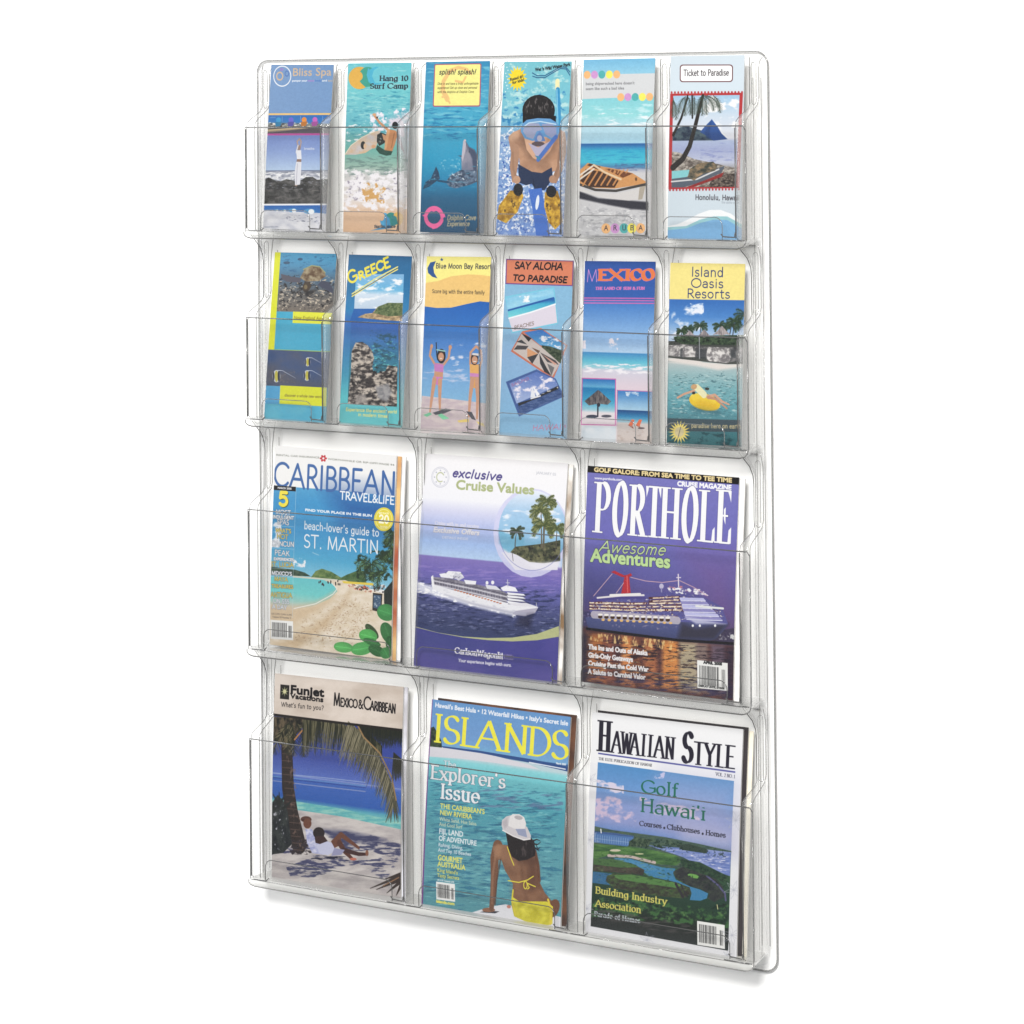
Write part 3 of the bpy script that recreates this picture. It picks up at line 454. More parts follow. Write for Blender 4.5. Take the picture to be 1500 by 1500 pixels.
def art_aquarium(wm, hm):
    K = [(262, 142), (690, 158), (625, 1350), (175, 1325)]; p = Print(wm, hm, K, 300, (60, 168, 204)); F = full(K)
    Yl = (222, 226, 34)
    T = [(302, 143), (695, 158), (668, 562), (276, 550)]
    p.poly(T, (0, 0, 0), tex=p.grad([(143, (70, 156, 200)), (230, (74, 140, 180)), (330, (78, 104, 128)), (420, (96, 96, 96)), (560, (120, 108, 96))]))
    p.speck([(280, 300), (690, 300), (670, 562), (276, 552)], (196, 182, 162), 16, 10, .56, 2); p.speck([(280, 290), (690, 290), (670, 562), (276, 552)], (44, 42, 44), 18, 11, .55, 6)
    p.speck([(280, 160), (690, 160), (690, 300), (280, 300)], (50, 96, 140), 30, 12, .58, 8, .7); p.ell(345, 215, 24, 10, (60, 90, 120)); p.ell(440, 192, 18, 9, (56, 90, 126))
    p.poly([(305, 290), (380, 310), (450, 320), (440, 352), (350, 345), (310, 325)], (86, 84, 96)); p.poly([(590, 340), (640, 350), (672, 400), (668, 430), (610, 395), (560, 370)], (70, 74, 92)); p.poly([(440, 318), (470, 262), (520, 232), (570, 240), (612, 280), (618, 310), (570, 342), (480, 345)], (0, 0, 0), tex=p.ntex((96, 72, 52), (164, 150, 120), 26, 20, 5)); p.line([(462, 262), (520, 236), (575, 244), (614, 285)], 6, (150, 154, 110)); p.poly([(470, 350), (510, 345), (520, 380), (490, 420), (462, 410), (458, 378)], (74, 62, 52)); p.ell(480, 382, 12, 16, (120, 104, 74)); p.poly([(470, 410), (560, 400), (520, 440), (480, 450)], (40, 38, 40), .8, 4)
    p.poly([(262, 142), (303, 143), (256, 820), (208, 818)], Yl)
    p.poly([(392, 552), (670, 563), (665, 642), (388, 632)], (226, 228, 50)); p.text('New England Aquarium', 396, 606, 664, 614, 24, (150, 136, 36), 'sans', .5, slant=.15)
    p.line([(210, 820), (660, 834)], 4, (168, 196, 70))
    U = [(205, 820), (660, 838), (648, 1095), (188, 1080)]
    p.poly(U, (0, 0, 0), tex=p.ntex((52, 78, 128), (74, 84, 112), 130, 90, 3)); p.poly([(200, 940), (330, 980), (440, 1040), (640, 1060), (640, 1095), (188, 1080)], (84, 80, 88), .8, 24); p.speck([(195, 960), (420, 960), (420, 1080), (190, 1076)], (110, 104, 104), 16, 12, .6, 4, .7)
    for x, y, s in ((495, 908, 1), (490, 1006, 1.2), (270, 1012, 1.4)):
        p.ell(x, y, 20*s, 32*s, (190, 196, 210)); p.ell(x, y, 9*s, 30*s, (190, 180, 60)); p.ell(x+12*s, y, 6*s, 28*s, (34, 40, 60)); p.ell(x-14*s, y, 4*s, 22*s, (34, 40, 60)); p.line([(x-2, y-30*s), (x+30*s, y-30*s), (x+100*s, y+10*s)], 4, (196, 204, 220), w2=1)
    p.poly([(188, 1080), (650, 1096), (645, 1106), (186, 1086)], (96, 170, 200))
    p.poly([(186, 1082), (296, 1086), (286, 1215), (180, 1212)], (70, 158, 208)); p.poly([(297, 1078), (630, 1092), (628, 1230), (288, 1212)], Yl); p.text('discover a whole new world', 326, 1158, 600, 1168, 18, (140, 130, 40), 'hand', 3, slant=.2)
    p.poly([(180, 1212), (630, 1230), (628, 1360), (170, 1340)], (0, 0, 0), tex=p.ntex((66, 172, 208), (84, 180, 206), 120, 90, 7)); p.mottle(4); return p

def art_greece(wm, hm):
    K = [(780, 157), (1228, 175), (1155, 1380), (715, 1350)]; p = Print(wm, hm, K, 300); F = full(K)
    p.poly(F, (0, 0, 0), tex=p.grad([(155, (40, 100, 150)), (400, (36, 114, 168)), (560, (44, 128, 186)), (640, (50, 106, 188)), (1000, (60, 150, 186)), (1160, (84, 190, 200)), (1380, (96, 196, 200))]))
    p.poly([(833, 298), (1172, 304), (1164, 552), (822, 548)], (0, 0, 0), tex=p.grad([(300, (120, 176, 220)), (400, (96, 176, 220)), (440, (200, 216, 232)), (550, (180, 200, 220))])); p.speck([(833, 298), (1172, 304), (1168, 548), (822, 546)], (232, 236, 240), 60, 22, .5, 6)
    p.poly([(820, 548), (1160, 552), (1135, 650), (790, 640)], (34, 96, 176)); p.poly([(845, 610), (900, 585), (950, 580), (990, 535), (1060, 508), (1165, 510), (1160, 640), (1030, 632), (940, 622)], (0, 0, 0), tex=p.ntex((130, 108, 80), (206, 176, 130), 20, 10, 2)); p.poly([(960, 580), (990, 535), (1060, 508), (1165, 510), (1160, 600), (1060, 604)], (0, 0, 0), tex=p.ntex((62, 84, 52), (124, 136, 90), 14, 10, 5))
    B = [(800, 640), (1140, 655), (1118, 1240), (776, 1222)]
    p.poly(B, (0, 0, 0), tex=p.grad([(640, (46, 92, 178)), (760, (52, 112, 182)), (860, (44, 112, 150)), (1000, (50, 130, 150)), (1230, (50, 70, 80))])); p.speck([(930, 700), (1135, 700), (1130, 1000), (960, 1000)], (36, 80, 96), 26, 14, .5, 3, .8); p.speck([(930, 760), (1135, 760), (1130, 1000), (960, 1000)], (90, 190, 196), 22, 10, .6, 9)
    p.poly([(800, 990), (805, 850), (832, 790), (880, 784), (920, 810), (950, 850), (962, 900), (950, 960), (960, 1010), (1040, 990), (1060, 950), (1125, 960), (1118, 1240), (776, 1222)], (0, 0, 0), tex=p.ntex((54, 48, 48), (196, 184, 170), 26, 16, 4, 3.4)); p.speck([(800, 940), (950, 940), (1120, 1000), (1115, 1236), (776, 1220)], (30, 26, 28), 24, 20, .57, 12)
    p.poly([(970, 1100), (1060, 1080), (1085, 1140), (1050, 1210), (990, 1180)], (150, 150, 154), .8, 5); p.poly([(830, 1160), (900, 1150), (916, 1215), (830, 1222)], (160, 152, 146), .8, 5)
    yl = (240, 222, 66)
    for o in (0, 18): p.line([(806, 442+o), (980, 330+o), (1128, 250+o)], 7, (236, 224, 120)); 
    p.line([(806, 452), (1128, 260)], 4, (90, 80, 70))
    for i, (ch, x, y, h) in enumerate((('G', 786, 368, 86), ('R', 858, 340, 52), ('E', 905, 318, 58), ('E', 946, 300, 62), ('C', 988, 282, 64), ('E', 1038, 262, 70))):
        w = (56, 36, 32, 32, 44, 36)[i]; p.text(ch, x, y, x+w, y-w*.42, h, yl, 'skel', 13)
    for i, t in enumerate(('Experience the ancient world', 'in modern times')): p.text(t, (762, 848)[i], 1268+36*i, (1115, 1050)[i], 1286+30*i, 21, (226, 224, 130), 'hand', 4, slant=.1)
    p.mottle(4); return p

def art_moon(wm, hm):
    K = [(125, 120), (575, 128), (530, 1400), (85, 1375)]; p = Print(wm, hm, K, 300, (244, 232, 128)); F = full(K)
    p.poly([(110, 312), (200, 300), (300, 265), (420, 252), (500, 256), (585, 268), (585, 560), (90, 560)], (238, 194, 112))
    p.poly([(110, 480), (200, 492), (300, 490), (420, 462), (500, 446), (585, 455), (560, 1200), (70, 1160)], (0, 0, 0), tex=p.grad([(450, (32, 96, 184)), (620, (44, 112, 196)), (760, (70, 130, 206)), (950, (110, 166, 220)), (1120, (124, 180, 222))]))
    p.speck([(300, 740), (560, 740), (550, 920), (280, 900)], (214, 218, 236), 60, 26, .54, 2); p.speck([(90, 920), (540, 920), (530, 1060), (90, 1000)], (200, 206, 232), 80, 20, .56, 4, .8)
    p.poly([(95, 1115), (300, 1138), (540, 1170), (530, 1410), (80, 1390)], (0, 0, 0), tex=p.ntex((196, 178, 186), (216, 200, 198), 40, 20, 7))
    bl = (34, 82, 148); p.poly([(190, 155), (150, 165), (130, 205), (135, 240), (165, 268), (202, 280), (178, 240), (172, 200)], bl); p.poly([(231, 130), (235, 140), (243, 141), (237, 147), (239, 156), (231, 151), (223, 156), (225, 147), (219, 141), (227, 140)], bl)
    p.text('Blue Moon Bay Resort', 190, 206, 578, 214, 34, (60, 62, 74), 'hand', 5); p.text('Score big with the entire family', 166, 384, 530, 396, 26, (96, 84, 60), 'hand', 3.4)
    def kid(x, h, top, mid, skin, dark):
        s = skin
        p.line([(x-56, 770+h), (x-66, 830+h), (x-36, 885+h)], 15, s); p.line([(x+74, 780+h), (x+64, 850+h), (x+30, 895+h)], 15, s); p.ell(x-54, 765+h, 10, 16, s); p.ell(x+76, 772+h, 12, 16, s)
        p.poly([(x-38, 882+h), (x+32, 890+h), (x+26, 950+h), (x+24, 1000+h), (x-40, 990+h), (x-34, 945+h)], s); p.poly([(x-36, 885+h), (x+30, 895+h), (x+26, 950+h), (x-32, 942+h)], top); p.poly([(x-46, 978+h), (x+22, 985+h), (x-2, 1040+h), (x-20, 1040+h)], mid)
        p.line([(x-34, 1000+h), (x-52, 1120+h), (x-66, 1225+h)], 30, s, w2=12); p.line([(x+4, 1010+h), (x+2, 1120+h), (x+2, 1230+h)], 30, s, w2=12)
        p.ell(x+14, 835+h, 30, 52, dark); p.ell(x+12, 840+h, 20, 30, s); p.line([(x+6, 852+h), (x+18, 853+h)], 4, (236, 230, 226))
    kid(218, 0, (196, 120, 190), (206, 120, 190), (206, 150, 116), (40, 34, 38))
    p.line([(196, 740), (200, 830), (206, 860)], 7, (40, 40, 46)); p.line([(200, 790), (258, 800)], 7, (150, 200, 190))
    s = (204, 150, 118); p.line([(470, 770), (435, 810), (432, 890)], 14, s); p.line([(476, 768), (508, 800), (512, 870), (500, 905)], 14, s); p.poly([(428, 890), (506, 895), (500, 1000), (430, 1000)], s); p.poly([(428, 895), (504, 900), (500, 965), (430, 960)], (232, 172, 92)); p.poly([(430, 955), (502, 962), (498, 985), (430, 980)], (204, 130, 190)); p.poly([(430, 1000), (500, 1000), (466, 1064), (452, 1060)], (228, 160, 80))
    p.line([(446, 1010), (430, 1130), (420, 1260)], 30, s, w2=13); p.line([(478, 1015), (482, 1130), (476, 1275)], 30, s, w2=13); p.ell(462, 858, 26, 42, (60, 46, 46)); p.ell(463, 864, 20, 28, s); p.line([(452, 822), (490, 826)], 12, (216, 210, 210)); p.line([(455, 874), (472, 875)], 4, (240, 236, 230))
    p.poly([(170, 1235), (260, 1205), (310, 1215), (250, 1240), (190, 1250)], (84, 84, 92)); p.poly([(400, 1225), (440, 1230), (470, 1290), (440, 1280)], (84, 84, 92)); p.poly([(105, 1250), (150, 1232), (165, 1245), (130, 1264)], (120, 206, 160)); p.poly([(205, 1250), (230, 1240), (285, 1275), (240, 1284)], (130, 220, 170)); p.poly([(340, 1290), (420, 1278), (420, 1300), (350, 1304)], (236, 206, 110)); p.poly([(470, 1295), (520, 1310), (530, 1335), (490, 1320)], (236, 206, 110)); p.mottle(4); return p

def art_aloha(wm, hm):
    K = [(693, 142), (1155, 153), (1120, 1430), (635, 1390)]; p = Print(wm, hm, K, 300); F = full(K)
    p.poly(F, (0, 0, 0), tex=p.grad([(140, (126, 178, 214)), (600, (128, 180, 214)), (800, (134, 176, 218)), (1200, (128, 180, 220)), (1430, (134, 188, 224))]))
    p.poly([(693, 142), (1155, 153), (1152, 328), (688, 314)], (110, 62, 140)); p.poly([(699, 149), (1149, 159), (1146, 321), (695, 307)], (218, 124, 90))
    bk = (34, 30, 36); p.text('SAY ALOHA', 752, 208, 1078, 216, 46, bk, 'skel', 8.5, slant=.16); p.text('TO PARADISE', 740, 290, 1108, 304, 40, bk, 'skel', 8.5, slant=.16)
    p.poly([(686, 400), (1025, 335), (1055, 590), (732, 655)], (112, 196, 222)); p.poly([(696, 408), (1018, 345), (1028, 410), (704, 500)], (0, 0, 0), tex=p.ntex((120, 190, 226), (150, 208, 232), 50, 20, 2)); p.speck([(780, 390), (860, 380), (860, 440), (790, 445)], (240, 240, 240), 24, 20, .42, 3)
    p.poly([(704, 496), (1028, 408), (1034, 460), (712, 560)], (0, 0, 0), tex=p.grad([(410, (30, 98, 176)), (440, (60, 170, 206)), (540, (110, 208, 216))], -.0)); p.poly([(704, 490), (1024, 402), (1026, 416), (706, 502)], (36, 92, 170)); p.poly([(712, 556), (1034, 455), (1048, 582), (738, 645)], (214, 206, 220)); p.line([(712, 550), (860, 510), (1034, 452)], 8, (236, 238, 242))
    p.text('BEACHES', 750, 628, 886, 597, 24, (130, 110, 100), 'skel', 3.4, slant=.2)
    A = [(806, 645), (940, 618), (1122, 742), (1022, 985), (725, 780)]; p.poly([(806, 640), (935, 618), (1122, 742), (1022, 985), (725, 782)], (204, 112, 84))
    p.poly([(818, 650), (940, 628), (1112, 746), (1080, 800), (930, 740), (870, 690)], (0, 0, 0), tex=p.grad([(630, (50, 110, 190)), (700, (70, 150, 210)), (790, (130, 190, 220))])); p.speck([(900, 640), (1100, 700), (1090, 780), (920, 720)], (232, 232, 240), 30, 16, .52, 2); p.poly([(940, 740), (1000, 748), (1090, 780), (1075, 870), (950, 790)], (0, 0, 0), tex=p.ntex((36, 52, 36), (88, 100, 76), 16, 12, 3))
    p.poly([(800, 660), (860, 690), (960, 770), (1070, 870), (1015, 965), (740, 775)], (196, 184, 178))
    for q in (([(800, 655), (870, 690), (850, 715)], (40, 36, 40)), ([(745, 770), (770, 740), (850, 745), (830, 770)], (70, 66, 70)), ([(765, 715), (840, 735), (800, 700)], (60, 60, 66)), ([(840, 760), (915, 800), (840, 825)], (216, 152, 104)), ([(840, 825), (918, 800), (875, 872)], (60, 58, 62)), ([(925, 800), (975, 900), (1010, 960), (960, 930), (930, 870)], (52, 52, 58)), ([(930, 790), (1040, 850), (1060, 880), (980, 860)], (70, 66, 70)), ([(980, 870), (1010, 960), (1030, 900)], (110, 108, 110)), ([(870, 755), (930, 780), (918, 800)], (110, 80, 66)), ([(940, 800), (1050, 875), (1030, 880)], (214, 160, 140))): p.poly(q[0], q[1])
    p.poly([(688, 1000), (905, 912), (1040, 980), (1100, 1110), (778, 1253)], (62, 92, 156)); Bq = [(712, 1012), (905, 930), (1048, 985), (1072, 1035), (760, 1160)]
    p.poly([(712, 1012), (905, 928), (1035, 985), (1055, 1030), (762, 1158)], (0, 0, 0), tex=p.grad([(930, (86, 116, 190)), (1100, (150, 170, 216))])); p.speck([(712, 1012), (905, 928), (1035, 985), (1055, 1030), (762, 1158)], (236, 228, 240), 40, 30, .5, 5)
    p.text('SAILING', 728, 1034, 850, 985, 18, (170, 96, 140), 'skel', 2.6, slant=.2)
    p.poly([(768, 1168), (1060, 1048), (1088, 1108), (786, 1240)], (0, 0, 0), tex=p.ntex((44, 70, 124), (84, 108, 160), 30, 9, 6)); p.poly([(770, 1155), (860, 1130), (1058, 1030), (1060, 1055), (780, 1175)], (38, 40, 48)); p.speck([(900, 1100), (1058, 1030), (1060, 1050), (900, 1110)], (226, 220, 210), 12, 8, .5, 9)
    p.poly([(873, 1035), (898, 1110), (860, 1115)], (228, 230, 236)); p.poly([(878, 1030), (928, 1092), (905, 1108)], (240, 240, 244)); p.line([(865, 1122), (930, 1104)], 8, (230, 230, 236))
    p.text('HAWAII', 872, 1358, 1090, 1352, 38, (206, 116, 150), 'skel', 4, slant=.25); p.text('*', 1090, 1352, 1124, 1352, 60, (170, 96, 160), 'skel', 12); p.mottle(4); return p

def art_mexico(wm, hm):
    K = [(82, 150), (563, 157), (540, 1410), (50, 1385)]; p = Print(wm, hm, K, 320); F = full(K)
    p.poly(F, (0, 0, 0), tex=p.grad([(150, (44, 82, 164)), (400, (46, 92, 176)), (436, (64, 122, 198)), (600, (116, 164, 218)), (700, (142, 182, 226)), (766, (170, 202, 232)), (772, (60, 140, 200)), (830, (90, 190, 216)), (868, (140, 206, 220)), (890, (206, 204, 220)), (1000, (222, 204, 216)), (1410, (226, 216, 218))]))
    p.speck([(60, 850), (560, 850), (560, 925), (60, 925)], (238, 234, 240), 40, 10, .47, 2); p.speck([(230, 675), (320, 675), (310, 760), (250, 765)], (228, 222, 232), 24, 24, .42, 4); p.speck([(60, 690), (90, 690), (90, 750), (60, 750)], (228, 222, 232), 20, 20, .42, 4)
    pk = (206, 96, 170); orr = (232, 118, 66)
    for y in (398, 414, 432): p.poly([(60, y), (570, y+5), (570, y+12), (60, y+7)], pk)
    p.text('M', 95, 292, 168, 292, 84, (206, 136, 206), 'skel', 4.5)
    for ch, x0, x1 in (('E', 178, 240), ('X', 250, 342), ('I', 364, 384), ('C', 402, 462), ('O', 478, 548)): p.text(ch, x0, 280, x1, 281, 70, orr, 'serif', 20, 7, edge=(206, 110, 170), ew=1.6)
    p.text('THE LAND OF SUN & FUN', 156, 345, 490, 346, 17, (206, 110, 180), 'serif', 5, 3)
    p.poly([(62, 948), (298, 955), (294, 1280), (52, 1274)], pk); p.poly([(68, 955), (292, 962), (288, 1274), (58, 1268)], (0, 0, 0), tex=p.grad([(955, (38, 112, 190)), (1005, (90, 170, 214)), (1020, (24, 122, 184)), (1100, (50, 160, 204)), (1165, (150, 200, 216)), (1185, (226, 218, 222)), (1280, (220, 206, 212))]))
    p.poly([(78, 1110), (170, 1035), (180, 1035), (264, 1112), (240, 1135), (172, 1128), (110, 1140)], (0, 0, 0), tex=p.ntex((62, 60, 68), (128, 120, 118), 10, 30, 3)); p.line([(172, 1130), (170, 1215)], 10, (44, 44, 56)); p.ell(176, 1136, 12, 14, (44, 44, 56)); p.ell(130, 1216, 42, 12, (62, 66, 84)); p.ell(230, 1214, 36, 10, (84, 84, 98))
    p.poly([(58, 1278), (296, 1285), (292, 1400), (50, 1392)], (0, 0, 0), tex=p.ntex((206, 218, 228), (222, 228, 234), 60, 40, 4))
    p.poly([(304, 1032), (560, 1042), (556, 1290), (300, 1284)], (190, 110, 170)); p.poly([(309, 1038), (560, 1048), (556, 1420), (300, 1404)], (0, 0, 0), tex=p.grad([(1038, (60, 130, 200)), (1110, (130, 180, 220)), (1156, (160, 200, 226)), (1160, (30, 76, 136)), (1200, (44, 130, 184)), (1232, (120, 180, 204)), (1250, (206, 196, 192)), (1410, (216, 200, 192))]))
    p.speck([(360, 1045), (460, 1045), (450, 1085), (370, 1085)], (206, 220, 236), 40, 14, .48, 3); p.speck([(300, 1300), (550, 1300), (550, 1410), (300, 1400)], (190, 172, 164), 20, 12, .56, 8, .7)
    for x in (386, 438): p.poly([(x+18, 1236), (x+38, 1240), (x+20, 1285), (x-4, 1275)], (232, 110, 72)); p.line([(x+20, 1283), (x+28, 1298), (x-4, 1276)], 4, (160, 80, 60))
    p.ell(470, 1298, 24, 7, (110, 96, 100)); p.mottle(4); return p

def art_oasis(wm, hm):
    K = [(668, 165), (1178, 172), (1165, 1430), (635, 1395)]; p = Print(wm, hm, K, 320, (240, 222, 130)); F = full(K)
    p.poly([(600, 700), (1220, 700), (1220, 1460), (600, 1460)], (60, 110, 118))
    bl = (50, 64, 120); p.text('Island', 814, 254, 1030, 258, 62, bl, 'skel', 6.5); p.text('Oasis', 812, 328, 1030, 332, 60, bl, 'skel', 6.5); p.text('Resorts', 784, 398, 1076, 402, 60, bl, 'skel', 6.5)
    p.poly([(650, 407), (1200, 415), (1200, 710), (630, 700)], (0, 0, 0), tex=p.grad([(407, (48, 106, 186)), (520, (70, 130, 202)), (600, (130, 172, 218)), (660, (180, 200, 226))]))
    p.speck([(650, 430), (900, 430), (900, 680), (650, 680)], (226, 230, 240), 90, 60, .54, 2); p.speck([(800, 430), (900, 430), (890, 500), (810, 500)], (214, 226, 240), 40, 20, .48, 5)
    p.poly([(650, 830), (1180, 850), (1160, 1440), (630, 1400)], (0, 0, 0), tex=p.grad([(820, (190, 196, 196)), (900, (150, 186, 190)), (1000, (118, 176, 184)), (1120, (90, 160, 172)), (1220, (76, 134, 146)), (1430, (34, 92, 96))]))
    p.speck([(640, 900), (1165, 900), (1165, 1240), (640, 1240)], (66, 112, 122), 24, 7, .58, 3, .9); p.speck([(640, 880), (1165, 880), (1165, 1240), (640, 1240)], (186, 212, 212), 34, 8, .6, 8, .8)
    p.poly([(640, 800), (800, 800), (900, 830), (1060, 850), (1170, 845), (1170, 870), (1000, 890), (850, 860), (640, 830)], (226, 218, 212), 1, 5)
    p.poly([(630, 690), (1190, 690), (1190, 850), (1060, 850), (630, 800)], (70, 74, 70)); dg = (40, 58, 44); g2 = (74, 96, 66)
    p.poly([(690, 660), (760, 655), (1175, 650), (1175, 720), (760, 712), (700, 690)], (0, 0, 0), tex=p.ntex(dg, g2, 14, 10, 3, 3)); p.speck([(650, 660), (1175, 660), (1175, 720), (700, 715)], (22, 30, 24), 16, 10, .55, 8)
    for b, t, R, s in (((745, 660), (745, 625), 44, 1), ((790, 650), (792, 610), 44, 8), ((880, 640), (875, 590), 54, 2), ((1010, 640), (1010, 590), 50, 3), ((1080, 640), (1090, 590), 60, 4), ((1100, 650), (1110, 560), 60, 7), ((1180, 650), (1180, 520), 80, 5)): p.palm(b, t, 7, (60, 60, 56), dg, R, s, 9, g2, 0, 4)
    for x, y, w, h in ((802, 655, 42, 34), (902, 662, 52, 48), (1024, 650, 64, 60)): p.poly([(x-w, y), (x-w*.5, y-h*.45), (x-4, y-h), (x+4, y-h), (x+w*.5, y-h*.45), (x+w, y+2), (x+w*.5, y-4), (x, y+4), (x-w*.5, y-4)], (0, 0, 0), tex=p.ntex((116, 108, 112), (176, 166, 166), 8, 30, 4))
    R1 = [(650, 720), (760, 712), (920, 730), (1170, 735), (1170, 830), (1080, 835), (1060, 845), (925, 830), (910, 800), (720, 800), (650, 790)]
    p.poly(R1, (0, 0, 0), tex=p.ntex((70, 70, 74), (160, 156, 154), 40, 30, 3)); p.speck(R1, (214, 210, 206), 30, 20, .54, 6)
    for q in ([(930, 730), (1060, 735), (1085, 820), (1060, 842), (935, 828), (915, 790)], [(755, 722), (820, 728), (838, 800), (750, 800)], [(650, 716), (730, 722), (724, 790), (650, 786)]): p.poly(q, (0, 0, 0), tex=p.ntex((120, 116, 118), (226, 222, 218), 22, 18, 7, 3))
    for a, b in ((735, 752), (842, 918), (1085, 1125)): p.poly([(a, 745), (b, 748), (b, 812), (a, 806)], (60, 64, 68), .8, 3)
    p.line([(868, 660), (870, 810)], 5, (160, 164, 170))
    p.ell(905, 1112, 112, 58, (238, 196, 38), rot=14); p.ell(895, 1092, 92, 36, (246, 218, 72), rot=14); p.ell(920, 1130, 80, 26, (216, 160, 30), .7, 16, 8); p.ell(910, 1170, 110, 20, (40, 76, 90), .5, 10, 10); p.ell(905, 1112, 108, 52, (240, 200, 42), .5, 14); p.ell(922, 1020, 16, 9, (60, 60, 56))
    s = (214, 160, 130); p.line([(715, 1080), (760, 1055), (835, 1030)], 12, s); p.line([(850, 1010), (900, 1060)], 40, (232, 228, 180)); p.ell(830, 1005, 22, 18, (206, 160, 110), 1, -20); p.line([(925, 1075), (975, 1062), (1030, 1110), (1075, 1130)], 18, s, w2=9); p.line([(930, 1080), (980, 1090), (1060, 1158)], 18, (196, 142, 112), w2=9); p.ell(828, 1048, 12, 10, (50, 50, 50))
    p.poly([(635, 1222), (1170, 1240), (1165, 1325), (635, 1312)], (62, 66, 74), .75); p.speck([(640, 1320), (1165, 1320), (1165, 1430), (640, 1400)], (20, 62, 70), 40, 26, .5, 4, .8)
    pts = [(725+(78 if i % 2 == 0 else 40)*math.cos(i*math.pi/18), 1320+(84 if i % 2 == 0 else 44)*math.sin(i*math.pi/18)) for i in range(36)]
    p.poly(pts, (240, 216, 110)); p.ell(725, 1320, 32, 34, (216, 200, 150)); p.line([(735, 1285), (715, 1360)], 5, (120, 120, 110)); p.text('paradise here on earth', 810, 1290, 1158, 1300, 30, (206, 190, 140), 'skel', 3.6); p.mottle(4); return p
